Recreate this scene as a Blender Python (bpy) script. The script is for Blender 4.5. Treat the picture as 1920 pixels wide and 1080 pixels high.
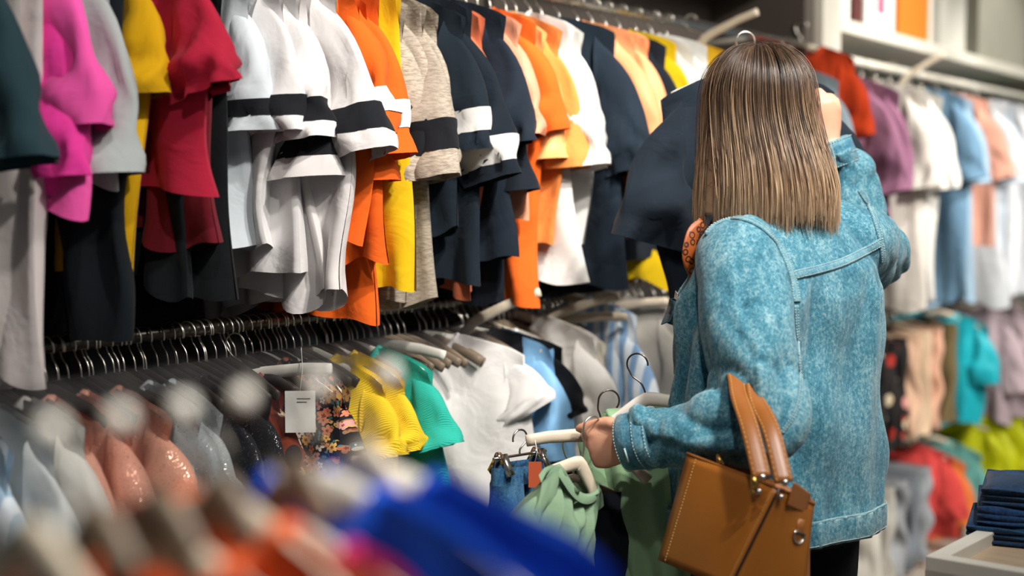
import bpy, bmesh, math, random
import numpy as np
from mathutils import Vector, Matrix
from mathutils.bvhtree import BVHTree

for _o in list(bpy.data.objects):
    bpy.data.objects.remove(_o, do_unlink=True)
S = bpy.context.scene
C = S.collection
PI = math.pi

# ------------------------------------------------------------------ camera
AZ, PITCH = math.radians(35.03), math.radians(4.18)      # the rails run along +X, the wall is at +Y
CAM = Vector((0.0, -1.88, 1.43))
cd = bpy.data.cameras.new('camera')
cd.sensor_width = 36.0
cd.lens = 50.0
cd.clip_start = 0.05
cd.dof.use_dof = True
cd.dof.focus_distance = 2.52
cd.dof.aperture_fstop = 1.8
cam = bpy.data.objects.new('camera', cd)
C.objects.link(cam)
cam.location = CAM
cam.rotation_euler = (PI / 2 - PITCH, 0, AZ - PI / 2)
S.camera = cam

# ------------------------------------------------------------------ light
w = bpy.data.worlds.new('world')
S.world = w
w.use_nodes = True
w.node_tree.nodes['Background'].inputs[0].default_value = (0.86, 0.95, 1.0, 1)
w.node_tree.nodes['Background'].inputs[1].default_value = 0.085

def lamp(name, loc, target, power, size=0.12, spot=None, col=(1, .95, .885), blend=.6):
    d = bpy.data.lights.new(name, 'SPOT' if spot else 'AREA')
    d.energy = power
    d.color = col
    if spot:
        d.spot_size = math.radians(spot)
        d.spot_blend = blend
        d.shadow_soft_size = size
    else:
        d.shape = 'DISK'
        d.size = size
    o = bpy.data.objects.new(name, d)
    C.objects.link(o)
    o.location = loc
    o.rotation_euler = (Vector(target) - Vector(loc)).to_track_quat('-Z', 'Y').to_euler()
    return o

for lx, ly, tx, ty, tz, pw in ((0.45, -1.75, 1.35, 0.0, 1.45, 48), (1.45, -2.2, 2.05, 0.0, 1.4, 100), (1.75, -1.75, 2.85, -0.1, 1.1, 165),
                               (3.7, -2.2, 4.6, 0.0, 1.3, 235), (5.0, -1.7, 5.5, 0.2, 1.2, 230), (6.4, -1.6, 7.0, 0.4, 1.1, 190)):
    lamp('ceiling_or_added_spot', (lx, ly, 3.05), (tx, ty, tz), pw, .05, 60)
lamp('ceiling_or_added_spot', (1.05, -1.3, 3.05), (2.3, -0.85, 1.2), 46, .05, 46)
lamp('ceiling_or_added_spot', (2.2, -1.1, 3.05), (2.9, -.15, 1.05), 110, .05, 32)  # added to brighten the striped shirt, which stood in shade
lamp('ceiling_or_added_spot', (1.1, -2.5, 3.05), (0.62, -1.25, 1.25), 170, .05, 36)  # added for the near rack: lights its clothes and the hook balls
lamp('ceiling_or_added_spot', (0.35, -2.35, 3.05), (0.6, -1.25, 1.2), 75, .05, 36)  # second lamp added to lift the near rack
lamp('fill_panel', (1.6, -2.6, 3.1), (1.6, -1.4, 0.5), 15, 1.2)  # this and the next: added soft fill, not shop fittings
lamp('fill_panel', (4.4, -2.4, 3.1), (4.4, -1.0, 0.5), 35, 1.6)
S.view_settings.view_transform = 'Standard'
S.view_settings.look = 'None'
S.view_settings.exposure = 0.50
S.view_settings.gamma = 1.0
S.view_settings.use_curve_mapping = False

# ------------------------------------------------------------------ helpers
def srgb(c):
    if isinstance(c, str):
        c = c.lstrip('#')
        c = [int(c[i:i + 2], 16) / 255 for i in (0, 2, 4)]
    return tuple((x / 12.92 if x <= .04045 else ((x + .055) / 1.055) ** 2.4) for x in c[:3]) + (1.0,)

def mesh(name, V, Fs, mat, parent=None, smooth=True):
    m = bpy.data.meshes.new(name)
    m.from_pydata([tuple(map(float, v)) for v in V], [], [tuple(map(int, f)) for f in Fs])
    if smooth:
        m.polygons.foreach_set('use_smooth', [True] * len(m.polygons))
    m.update()
    o = bpy.data.objects.new(name, m)
    if mat is not None:
        m.materials.append(mat)
    C.objects.link(o)
    if parent is not None:
        o.parent = parent
    return o

def tag(o, label=None, cat=None, group=None, kind=None):
    if label: o['label'] = label
    if cat: o['category'] = cat
    if group: o['group'] = group
    if kind: o['kind'] = kind
    return o

def thing(name, label, cat, loc=(0, 0, 0), rot=(0, 0, 0), group=None):
    o = bpy.data.objects.new(name, None)
    o.empty_display_size = .05
    C.objects.link(o)
    o.location = loc
    o.rotation_euler = rot
    return tag(o, label, cat, group)

def dup(root, loc, rot, label=None, group=None):
    r = root.copy(); C.objects.link(r); r.location = loc; r.rotation_euler = rot
    if label: r['label'] = label
    if group: r['group'] = group
    for ch in list(root.children):
        c = ch.copy(); C.objects.link(c); c.parent = r
        for g in list(ch.children):
            d = g.copy(); C.objects.link(d); d.parent = c
    return r

def gfaces(nr, nc, wrap=False, off=0, flip=False):
    out = []
    for i in range(nr - 1):
        for j in range(nc if wrap else nc - 1):
            a = off + i * nc + j; b = off + i * nc + (j + 1) % nc
            c2 = off + (i + 1) * nc + (j + 1) % nc; d = off + (i + 1) * nc + j
            out.append((a, d, c2, b) if flip else (a, b, c2, d))
    return out

class MB:
    """collects pieces into ONE mesh"""
    def __init__(s): s.V = []; s.F = []
    def add(s, V, F):
        o = len(s.V); s.V.extend([tuple(v) for v in V]); s.F.extend([tuple(i + o for i in f) for f in F]); return s
    def box(s, lo, hi):
        x0, y0, z0 = lo; x1, y1, z1 = hi
        V = [(x0, y0, z0), (x1, y0, z0), (x1, y1, z0), (x0, y1, z0), (x0, y0, z1), (x1, y0, z1), (x1, y1, z1), (x0, y1, z1)]
        return s.add(V, [(0, 3, 2, 1), (4, 5, 6, 7), (0, 1, 5, 4), (1, 2, 6, 5), (2, 3, 7, 6), (3, 0, 4, 7)])
    def rings(s, R, caps=True):
        R = np.asarray(R, float); m, n = R.shape[:2]
        F = gfaces(m, n, True)
        if caps: F += [tuple(range(n))[::-1], tuple((m - 1) * n + k for k in range(n))]
        return s.add(R.reshape(-1, 3), F)
    def tube(s, P, r, n=10, caps=True, up=None, flat=None):
        return s.rings(tube_rings(P, r, n, up, flat), caps)
    def ell(s, c, r, n=18, m=12, rot=None):
        R = []
        for i in range(m + 1):
            t = PI * (i + .001) / (m + .002)
            R.append([(r[0] * math.sin(t) * math.cos(2 * PI * k / n), r[1] * math.sin(t) * math.sin(2 * PI * k / n), -r[2] * math.cos(t)) for k in range(n)])
        R = np.array(R)
        if rot is not None: R = R @ np.array(rot).T
        return s.rings(R + np.array(c))
    def build(s, name, mat, parent=None, smooth=True, bevel=0):
        o = mesh(name, s.V, s.F, mat, parent, smooth)
        if bevel:
            b = o.modifiers.new('bevel', 'BEVEL'); b.width = bevel; b.segments = 2; b.limit_method = 'ANGLE'
            for p in o.data.polygons: p.use_smooth = False
        return o

def smooth_path(P, n):
    """Catmull-Rom through P"""
    P = np.asarray(P, float)
    Q = np.vstack([2 * P[0] - P[1], P, 2 * P[-1] - P[-2]])
    out = []
    for u in np.linspace(0, len(P) - 1, n):
        i = min(int(u), len(P) - 2); t = u - i
        p0, p1, p2, p3 = Q[i], Q[i + 1], Q[i + 2], Q[i + 3]
        out.append(.5 * ((2 * p1) + (p2 - p0) * t + (2 * p0 - 5 * p1 + 4 * p2 - p3) * t * t + (3 * p1 - p0 - 3 * p2 + p3) * t ** 3))
    return np.array(out)

def frames(P, up=None):
    P = np.asarray(P, float); T = np.gradient(P, axis=0)
    T /= np.linalg.norm(T, axis=1)[:, None] + 1e-12
    a = np.array(up if up is not None else ((0, 0, 1) if abs(T[0][2]) < .9 else (1, 0, 0)), float)
    N = []
    for t in T:
        a = a - t * (a @ t); a /= np.linalg.norm(a) + 1e-12; N.append(a.copy())
    N = np.array(N)
    return T, N, np.cross(T, N)

def tube_rings(P, r, n=10, up=None, flat=None):
    P = np.asarray(P, float); T, N, B = frames(P, up)
    r = np.broadcast_to(np.asarray(r, float), (len(P),))
    f = np.broadcast_to(np.asarray(1.0 if flat is None else flat, float), (len(P),))
    th = np.linspace(0, 2 * PI, n, endpoint=False)
    return P[:, None, :] + r[:, None, None] * (np.cos(th)[None, :, None] * N[:, None, :] + f[:, None, None] * np.sin(th)[None, :, None] * B[:, None, :])

def ribbon(P, nrm, width, thick):
    """flat strap along P, face normal nrm (per point), one closed mesh"""
    P = np.asarray(P, float); T = np.gradient(P, axis=0); T /= np.linalg.norm(T, axis=1)[:, None]
    Nn = np.asarray(nrm, float); Nn = np.broadcast_to(Nn, P.shape).copy()
    Nn -= T * np.sum(T * Nn, axis=1)[:, None]; Nn /= np.linalg.norm(Nn, axis=1)[:, None]
    W = np.cross(T, Nn); wd = np.broadcast_to(np.asarray(width, float), (len(P),))[:, None]
    h, tk = W * wd / 2, Nn * thick / 2
    e = .82
    return np.stack([P - h * e + tk, P + h * e + tk, P + h + tk * .3, P + h - tk * .3, P + h * e - tk, P - h * e - tk, P - h - tk * .3, P - h + tk * .3], axis=1)

def sstep(a, b, x):
    t = np.clip((np.asarray(x, float) - a) / (b - a), 0, 1); return t * t * (3 - 2 * t)

def ray(px, py):
    """viewing direction of a point of the 1920x1080 frame, unit depth along the axis"""
    f = np.array([math.cos(AZ) * math.cos(PITCH), math.sin(AZ) * math.cos(PITCH), -math.sin(PITCH)])
    r = np.array([math.sin(AZ), -math.cos(AZ), 0.0]); u = np.cross(r, f)
    return f + r * (px - 960) / 2666.67 - u * (py - 540) / 2666.67

def at(px, py, d):
    return np.array(CAM) + ray(px, py) * d

# ------------------------------------------------------------------ materials
class NT:
    def __init__(s, name):
        s.m = bpy.data.materials.new(name); s.m.use_nodes = True; s.t = s.m.node_tree
        s.b = s.t.nodes['Principled BSDF']; s._tc = None
    def n(s, typ, ins=None, **kw):
        x = s.t.nodes.new(typ)
        for k, v in kw.items(): setattr(x, k, v)
        for k, v in (ins or {}).items(): s.set(x.inputs[k], v)
        return x
    def set(s, inp, v):
        if isinstance(v, bpy.types.NodeSocket): s.t.links.new(v, inp)
        else: inp.default_value = v
    def math(s, op, a, b=None, c=None, clamp=False):
        x = s.t.nodes.new('ShaderNodeMath'); x.operation = op; x.use_clamp = clamp
        for i, v in enumerate((a, b, c)):
            if v is not None: s.set(x.inputs[i], v)
        return x.outputs[0]
    def mix(s, f, a, b, blend='MIX'):
        x = s.t.nodes.new('ShaderNodeMix'); x.data_type = 'RGBA'; x.blend_type = blend
        s.set(x.inputs[0], f); s.set(x.inputs[6], a); s.set(x.inputs[7], b); return x.outputs[2]
    def coord(s, kind='Object'):
        if s._tc is None: s._tc = s.t.nodes.new('ShaderNodeTexCoord')
        return s._tc.outputs[kind]
    def shifted(s):
        """object coordinates, shifted by a random amount for each object"""
        oi = s.n('ShaderNodeObjectInfo')
        k = s.math('MULTIPLY', oi.outputs['Random'], 37.0)
        v = s.n('ShaderNodeVectorMath', operation='ADD'); s.set(v.inputs[0], s.coord()); s.set(v.inputs[1], k); return v.outputs[0]
    def scale(s, vec, sc):
        v = s.n('ShaderNodeVectorMath', operation='MULTIPLY'); s.set(v.inputs[0], vec); v.inputs[1].default_value = sc; return v.outputs[0]
    def noise(s, scale, detail=3, rough=.5, dist=0, vec=None, col=False):
        x = s.n('ShaderNodeTexNoise', {'Scale': scale, 'Detail': detail, 'Roughness': rough, 'Distortion': dist})
        s.set(x.inputs['Vector'], vec if vec is not None else s.coord()); return x.outputs['Color' if col else 'Fac']
    def voro(s, scale, vec=None, feature='F1', rnd=1.0):
        x = s.n('ShaderNodeTexVoronoi', {'Scale': scale, 'Randomness': rnd}, feature=feature)
        s.set(x.inputs['Vector'], vec if vec is not None else s.coord()); return x
    def ramp(s, fac, stops, mode='LINEAR'):
        x = s.n('ShaderNodeValToRGB'); x.color_ramp.interpolation = mode
        e = x.color_ramp.elements
        while len(e) < len(stops): e.new(.5)
        for k, (p, c) in zip(e, stops):
            k.position = p; k.color = c if len(c) == 4 else tuple(c) + (1,)
        s.set(x.inputs[0], fac); return x.outputs[0]
    def bump(s, h, strength=.3, dist=.01, prev=None):
        x = s.n('ShaderNodeBump', {'Strength': strength, 'Distance': dist, 'Height': h})
        if prev is not None: s.set(x.inputs['Normal'], prev)
        return x.outputs[0]
    def out(s, **kw):
        for k, v in kw.items():
            s.set(s.b.inputs[{'col': 'Base Color', 'rough': 'Roughness', 'metal': 'Metallic', 'nrm': 'Normal', 'spec': 'Specular IOR Level',
                              'sheen': 'Sheen Weight', 'sub': 'Subsurface Weight', 'coat': 'Coat Weight', 'aniso': 'Anisotropic',
                              'trans': 'Transmission Weight', 'emit': 'Emission Color', 'es': 'Emission Strength'}[k]], v)
        return s.m

_fab = {}
def fabric(col, kind='jersey', name=None):
    key = (col, kind)
    if key in _fab: return _fab[key]
    t = NT(name or kind + '_fabric'); c = srgb(col)
    v = t.shifted()
    big = t.noise(4, 2, vec=v)
    dk = tuple(x * .82 for x in c[:3]) + (1,); lt = tuple(min(1, x * 1.1) for x in c[:3]) + (1,)
    colr = t.ramp(big, [(.3, dk), (.7, lt)])
    wr = t.noise(11, 3, .5, 1.2, vec=v)
    b = t.bump(wr, .35, .012)
    weave = t.noise(700, 2, vec=v)
    rough, sheen, metal = .88, .04, 0.0
    if kind == 'marl':
        fl = t.noise(60, 4, .7, vec=t.scale(v, (1, 1, 6)))
        colr = t.mix(t.ramp(fl, [(.42, (0, 0, 0)), (.62, (1, 1, 1))]), colr, tuple(x * .55 for x in c[:3]) + (1,))
    elif kind == 'crinkle':
        b = t.bump(t.noise(45, 4, .6, .6, vec=t.scale(v, (1, 1, .35))), .55, .006, b)
    elif kind == 'rib':
        wv = t.n('ShaderNodeTexWave', {'Scale': 110, 'Distortion': .4}, bands_direction='DIAGONAL'); t.set(wv.inputs['Vector'], t.coord())
        b = t.bump(wv.outputs['Fac'], .5, .0015, b); colr = t.mix(t.math('MULTIPLY', wv.outputs['Fac'], .25), colr, lt)
    elif kind == 'glitter':
        vo = t.voro(900, v); g = t.math('GREATER_THAN', vo.outputs['Color'], .82)
        vb = t.voro(420, v); g2 = t.math('GREATER_THAN', vb.outputs['Color'], .93)
        g = t.math('MAXIMUM', g, g2)
        colr = t.mix(g, colr, tuple(min(1, x * 1.7 + .12) for x in c[:3]) + (1,))
        metal = t.math('MULTIPLY', g, .9); rough = t.math('SUBTRACT', .8, t.math('MULTIPLY', g, .55))
        nz = t.n('ShaderNodeVectorMath', operation='ADD'); t.set(nz.inputs[0], t.bump(t.math('MULTIPLY', vo.outputs['Color'], g), .8, .004, b)); nz.inputs[1].default_value = (0, 0, 0)
        b = nz.outputs[0]
    elif kind == 'satin':
        rough, sheen = .42, 0
    elif kind == 'stripe':
        wv = t.n('ShaderNodeTexWave', {'Scale': 9.0, 'Distortion': .3}, bands_direction='Y'); t.set(wv.inputs['Vector'], t.coord())
        colr = t.mix(t.ramp(wv.outputs['Fac'], [(.35, (0, 0, 0)), (.6, (1, 1, 1))]), colr, srgb('#dfe9f2'))
    elif kind == 'print':
        vo = t.voro(26, t.scale(v, (1, 1, .7))); hue = t.ramp(t.n('ShaderNodeSeparateColor', {0: vo.outputs['Color']}).outputs[0],
            [(0, srgb('#16181c')), (.3, srgb('#a8342a')), (.45, srgb('#20232a')), (.62, srgb('#c98b84')), (.75, srgb('#23362f')), (.88, srgb('#d8c7a8'))], 'CONSTANT')
        colr = t.mix(t.math('LESS_THAN', vo.outputs['Distance'], .42), colr, hue)
    nrm = t.bump(weave, .12, .001, b)
    _fab[key] = t.out(col=colr, rough=rough, nrm=nrm, sheen=sheen, metal=metal, spec=.15)
    return _fab[key]

def floral():
    t = NT('floral_print_fabric'); v = t.scale(t.coord(), (0, 1, 1))
    col = t.mix(t.noise(3), srgb('#15151a'), srgb('#1d1c22'))
    def layer(col, sc, r0, petals, stops, thr, off):
        vv = t.n('ShaderNodeVectorMath', operation='ADD'); t.set(vv.inputs[0], v); vv.inputs[1].default_value = (0, off, off * .37)
        vo = t.voro(sc, vv.outputs[0]); vo.voronoi_dimensions = '3D'
        d = t.n('ShaderNodeVectorMath', operation='SUBTRACT'); t.set(d.inputs[0], vv.outputs[0]); t.set(d.inputs[1], vo.outputs['Position'])
        s = t.n('ShaderNodeSeparateXYZ'); t.set(s.inputs[0], d.outputs[0])
        ch = t.n('ShaderNodeSeparateColor', {0: vo.outputs['Color']})
        ang = t.math('ADD', t.math('ARCTAN2', s.outputs[1], s.outputs[2]), t.math('MULTIPLY', ch.outputs[1], 6.0))
        pet = t.math('ADD', .45, t.math('MULTIPLY', .55, t.math('ABSOLUTE', t.math('COSINE', t.math('MULTIPLY', ang, petals)))))
        rad = t.math('MULTIPLY', t.math('MULTIPLY', pet, r0), t.math('ADD', .55, t.math('MULTIPLY', .6, ch.outputs[2])))
        rr = t.math('SQRT', t.math('ADD', t.math('POWER', s.outputs[1], 2), t.math('POWER', s.outputs[2], 2)))
        m = t.math('MULTIPLY', t.math('LESS_THAN', rr, rad), t.math('GREATER_THAN', ch.outputs[0], thr))
        hue = t.ramp(ch.outputs[1], stops, 'CONSTANT')
        core = t.math('LESS_THAN', rr, t.math('MULTIPLY', rad, .3))
        hue = t.mix(core, hue, srgb('#7d3a22'))
        return t.mix(m, col, hue)
    leaf = [(0, srgb('#3f7f86')), (.4, srgb('#8a6a4a')), (.6, srgb('#2f5f6a')), (.8, srgb('#c9a15a'))]
    flow = [(0, srgb('#c97a5c')), (.3, srgb('#d8d2c8')), (.5, srgb('#d07a35')), (.7, srgb('#c79089')), (.85, srgb('#e0b060'))]
    col = layer(col, 75, .0065, 1.0, leaf, .3, 3.1)
    col = layer(col, 44, .011, 2.5, flow, .25, 7.7)
    col = layer(col, 25, .017, 2.5, flow, .45, 1.3)
    return t.out(col=col, rough=.8, nrm=t.bump(t.noise(12, 3, .5, 1), .3, .01), spec=.2)

def denim(light, mid, dark, name='denim_fabric', sc=1.0):
    t = NT(name); v = t.coord()
    a = t.noise(9 * sc, 4, .6, .6, t.scale(v, (1, 1, .55))); bl = t.noise(170 * sc, 5, .8, .0, v); st = t.noise(420, 2, .6, 0, t.scale(v, (1, 1, .35)))
    geo = t.n('ShaderNodeNewGeometry'); pt = t.math('SUBTRACT', geo.outputs['Pointiness'], .5)          # the cloth is rubbed pale on its ridges
    mid_ = t.noise(48 * sc, 4, .7, .5, t.scale(v, (1, 1, .45)))
    f = t.math('ADD', t.math('ADD', t.math('MULTIPLY', a, .40), t.math('MULTIPLY', mid_, .38)), t.math('ADD', t.math('MULTIPLY', bl, .75), t.math('MULTIPLY', st, .35)))
    f = t.math('ADD', f, t.math('MULTIPLY', pt, 2.2))
    col = t.ramp(t.math('SUBTRACT', f, .43), [(.24, srgb(dark)), (.5, srgb(mid)), (.78, srgb(light))])
    wv = t.n('ShaderNodeTexWave', {'Scale': 260, 'Distortion': .6}, bands_direction='DIAGONAL'); t.set(wv.inputs['Vector'], v)
    b = t.bump(t.noise(30, 4, .6, 1.0, t.scale(v, (1, 1, .4))), .3, .01)
    b = t.bump(wv.outputs['Fac'], .25, .0008, b)
    return t.out(col=col, rough=.88, nrm=t.bump(st, .35, .0012, b), sheen=.15, spec=.2)

def plain(name, col, rough=.5, metal=0, bump=0, bscale=40, var=.06, coat=0):
    t = NT(name); c = srgb(col)
    n = t.noise(6, 3)
    cc = t.ramp(n, [(.3, tuple(x * (1 - var) for x in c[:3])), (.7, tuple(min(1, x * (1 + var)) for x in c[:3]))])
    kw = dict(col=cc, rough=rough, metal=metal, coat=coat)
    if bump: kw['nrm'] = t.bump(t.noise(bscale, 4), bump, .002)
    return t.out(**kw)

def wood(name, a, b):
    t = NT(name); g = t.noise(9, 5, .6, .6, t.scale(t.coord(), (6, 1, 6)))
    return t.out(col=t.ramp(g, [(.3, srgb(a)), (.7, srgb(b))]), rough=.5, nrm=t.bump(g, .1, .002))

M = dict(
    chrome=plain('chrome_metal', '#c9c8c4', .22, 1, var=.03),
    hook=plain('polished_hook_metal', '#d8d3c8', .3, 1, var=.03),
    bright=plain('pale_glint_ball', '#f0ece2', .25, 0, var=.02, coat=.6),  # pale colour of the balls that replace hook glints
    darkhook=plain('dark_hook_metal', '#6a655e', .3, 1, var=.03),
    gold=plain('gold_metal', '#c9a25a', .25, 1, var=.03),
    beige=wood('pale_wood', '#c3b6a0', '#d6cab6'),
    tan=wood('brown_wood', '#6f6152', '#857563'), dark=wood('dark_wood', '#231f1c', '#332c27'),
    white=plain('white_plastic', '#e4e0d6', .45, var=.03),
    panel=plain('taupe_panel', '#4a423c', .7, var=.05),
    dpanel=plain('dark_panel', '#2c2826', .75, var=.06),
    cream=plain('cream_lacquer', '#c9c5b8', .5, var=.03),
    grey=plain('grey_lacquer', '#8e8a80', .55, var=.04),
    black=plain('black_enamel', '#15161a', .5),
    button=plain('horn_button', '#b98b6a', .4),
    card=plain('white_card', '#d9d8d2', .7, var=.02),
)
# ------------------------------------------------------------------ garments
def shoulder_z(y, hw):
    """top of a hanger bar below the rail, |y| from its middle"""
    return np.interp(np.abs(y) / hw, [0, .12, .3, .6, .88, 1.0, 1.1], [-.080, -.084, -.093, -.109, -.129, -.143, -.158])

_hk = {}
def hanger(label, loc, rot, hw=.18, style='beige', group='clothes hangers', hook='hook', cat='hanger', hr=.0017):
    key = (round(hw, 3), style, hook, hr)
    if key in _hk:
        return dup(_hk[key], loc, rot, label, group)
    r = thing('clothes_hanger', label, cat, loc, rot, group)
    ys = np.linspace(-hw + .022, hw - .022, 33)
    zc = shoulder_z(ys, hw) - .002
    P = np.stack([ys * 0, ys, zc], 1)
    wdt = np.interp(np.abs(ys) / hw, [0, .5, .85, 1], [.0125, .011, .0105, .007])
    R = tube_rings(P, wdt, 10, up=(0, 0, 1), flat=.5)
    MB().rings(R).build('shoulder_bar', M[style], r)
    a = np.linspace(-.12 * PI, 1.12 * PI, 16)
    arc = np.stack([a * 0, -.019 * np.cos(a[::-1]) * 1.0, -.0185 + .019 * np.sin(a[::-1])], 1)
    stem = np.array([[0, 0, -.085], [0, 0, -.064], [0, .004, -.05], [0, .014, -.038]])
    arc = arc[::-1] if arc[0][1] < 0 else arc
    P = smooth_path(np.vstack([stem, arc[::1]]), 40)
    h_ = MB().tube(P, hr, 7).build('hook', M['black' if hook == 'bright' else hook], r)
    if hook == 'bright':                          # added pale ball, stands in for the hook's out-of-focus glint
        MB().ell(P[-1], (.0074, .0074, .0074), 20, 14).build('glint_ball', M['bright'], h_)
    _hk[key] = r
    return r

def crease(w):
    """soft waves into rounded ridges with sharp valleys"""
    return 1 - 2 * np.sqrt(np.abs(np.tanh(1.6 * w)) + .004)

class Waves:
    """a sum of random sine waves over (u, v)"""
    def __init__(s, rng, n, fu, fv, amp=1.0):
        s.k = [(rng.uniform(*fu) * rng.choice((-1, 1)), rng.uniform(*fv), rng.uniform(0, 6.28), rng.uniform(.4, 1) * amp / math.sqrt(n)) for _ in range(n)]
    def __call__(s, u, v):
        return sum(a * np.sin(fu * u + fv * v + p) for fu, fv, p, a in s.k)

def body_geo(hw, L, T, neck, rng, flare=.06, fold=.014, dip=.045, dipb=.012, nu=41, nv=34, low_top=None, hem_amp=.006, skew=0.0, waist=0.0, ruf=0.0):
    u = np.linspace(-1, 1, nu); v = np.linspace(0, 1, nv) ** 1.15
    U, Vv = np.meshgrid(u, v)
    # points crowd towards the side seams
    U = np.sign(U) * (1 - (1 - np.abs(U)) ** 1.25)
    W = hw * (1 + flare * Vv - waist * np.sin(PI * np.clip(Vv, 0, 1)))
    y0 = U * hw
    base = shoulder_z(y0, hw) + .015
    hem = -.09 - L + hem_amp * np.sin(U * 5 + rng.uniform(0, 6)) + (skew + rng.uniform(-.018, .018)) * U
    n1 = Waves(rng, 5, (2, 9), (1, 5)); n2 = Waves(rng, 4, (4, 14), (1, 6)); n3 = Waves(rng, 6, (6, 22), (4, 16)); n4 = Waves(rng, 4, (16, 30), (0, 3)); sw = Waves(rng, 2, (0, 1), (1, 3)); n5 = Waves(rng, 4, (2, 7), (1, 6), 1.3); n6 = Waves(rng, 4, (1, 5), (2, 9))
    tv = .22 + .78 * sstep(0, .4, Vv)
    prof = np.sqrt(np.clip(1 - np.abs(U) ** 2.6, 0, 1))
    com = fold * Vv ** .8 * (n1(U, Vv) + .5 * n2(U, Vv)) + .010 * Vv * sw(0 * U, Vv)
    edge = sstep(0, .1, Vv)
    out = []
    for sgn, d in ((-1, dip), (1, dipb)):
        nk = np.abs(y0) < neck
        zt = np.where(nk, shoulder_z(neck, hw) + .015 - d * (1 - (y0 / neck) ** 2), base)
        z = zt * (1 - Vv) + hem * Vv
        h = T * prof * tv
        h0 = np.where(nk, .022 * np.sqrt(np.clip(1 - (y0 / neck) ** 2, 0, 1)) + .003, .0085)
        h = h * edge + h0 * (1 - edge)
        x = com + sgn * h * (1 + .35 * n2(U * 1.3, Vv + sgn)) + .0032 * n3(U, Vv + 2 * sgn) * edge * prof - sgn * .0042 * crease(n5(U + .6 * sgn, Vv)) * edge * prof * (.3 + .7 * Vv)
        x = x + sgn * .0016 * sstep(.945, .95, Vv) * prof + ruf * n4(U, Vv) * sstep(.9, 1, Vv)
        y = U * W * (1 + .10 * Vv ** .7 * n6(np.sign(U) * 2.0, Vv)) + .008 * Vv * np.sin(2 * Vv + rng.uniform(0, 1))
        z = z + .012 * Vv * edge * n2(U * .8, Vv * 0 + 1.0)
        out.append(np.stack([x, y, z], -1))
    f, b = out
    V = np.vstack([f.reshape(-1, 3), b.reshape(-1, 3)]); N = nu * nv
    F = gfaces(nv, nu) + gfaces(nv, nu, off=N, flip=True)
    return V, F, (f, b)

def sleeve_rings(side, hw, sl, sa, rng, h0=.072, h1=.066, t0=.022, t1=.032, n=26, m=20, a=0.0, b=1.0, grow=0.0, ruf=0.0, cuff=True):
    sa = math.radians(sa)
    zs = float(shoulder_z(hw, hw)) + .012
    t = np.linspace(a, b, m); th = np.linspace(0, 2 * PI, n, endpoint=False)
    an = sa + math.radians(9) * (1 - np.clip(t, 0, 1)) ** 2
    c0 = np.array([hw - .04, zs - h0 * .98])
    tt = np.linspace(0, 1, 60); aa = sa + math.radians(9) * (1 - tt) ** 2
    cy = c0[0] + sl * np.concatenate([[0], np.cumsum(np.sin(aa[:-1]) / 59)]); cz = c0[1] - sl * np.concatenate([[0], np.cumsum(np.cos(aa[:-1]) / 59)])
    Y = np.interp(t, tt, cy); Z = np.interp(t, tt, cz)
    k = sstep(0, .55, t)
    ny = np.cos(an) * k; nz = np.sin(an) * k + (1 - k)
    ln = np.sqrt(ny ** 2 + nz ** 2); ny, nz = ny / ln, nz / ln
    w1, w2, w3 = Waves(rng, 4, (1, 3), (2, 6)), Waves(rng, 4, (2, 6), (3, 10)), Waves(rng, 3, (9, 16), (0, 2))
    TT, TH = np.meshgrid(t, th, indexing='ij')
    hh = (h0 + (h1 - h0) * t)[:, None] * (1 + .10 * w1(TH, TT * 2) * TT)
    ct = (t0 + (t1 - t0) * sstep(0, .9, t))[:, None]
    step = (.0016 * sstep(.865, .875, t))[:, None] if cuff else 0
    cr = Waves(rng, 4, (1, 3), (3, 9), 1.2); tk0 = .0045 * crease(cr(TH, TT * 1.2)) * sstep(.05, .3, TT)
    co = np.sign(np.cos(TH)) * np.abs(np.cos(TH)) ** .9
    hh2 = hh + step + grow; tk = ct * (1 + .35 * w2(TH * 0 + 1, TT * 1.5)) + step + grow
    offn = hh2 * co
    x = (tk - tk0) * np.sin(TH) * (1 + .25 * w1(TH, TT)) + .011 * TT * w2(co * 2.2, TT * 2) + ruf * w3(TH, TT) * sstep(.8, 1, TT)
    x = x + .022 * TT * (w1.k[0][2] / 3.14 - 1)
    zz = Z[:, None] + offn * nz[:, None]; yy = Y[:, None] + offn * ny[:, None]
    yy = yy + ruf * .6 * w3(TH + 1, TT) * sstep(.8, 1, TT)
    R = np.stack([x, side * yy, zz], -1)
    return R if side > 0 else R[:, ::-1]

def collar_ring(hw, neck, dip, dipb, width=.013):
    """the rib band round the neck opening"""
    yf = np.linspace(-neck, neck, 17)
    zf = float(shoulder_z(neck, hw)) + .015
    f = np.stack([-(.022 * np.sqrt(np.clip(1 - (yf / neck) ** 2, 0, 1)) + .003), yf, zf - dip * (1 - (yf / neck) ** 2)], 1)
    yb = yf[::-1][1:-1]
    b = np.stack([(.022 * np.sqrt(np.clip(1 - (yb / neck) ** 2, 0, 1)) + .003), yb, zf - dipb * (1 - (yb / neck) ** 2)], 1)
    P = np.vstack([f, b]); n = len(P)
    c = P.mean(0)
    out = P - c; out[:, 2] = 0; out /= np.linalg.norm(out, axis=1)[:, None]
    rows = [P + out * .0022 - [0, 0, width], P + out * .003, P - out * .003 + [0, 0, .004], P - out * .003 - [0, 0, width]]
    V = np.vstack(rows)
    return V, gfaces(4, n, True)

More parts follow.
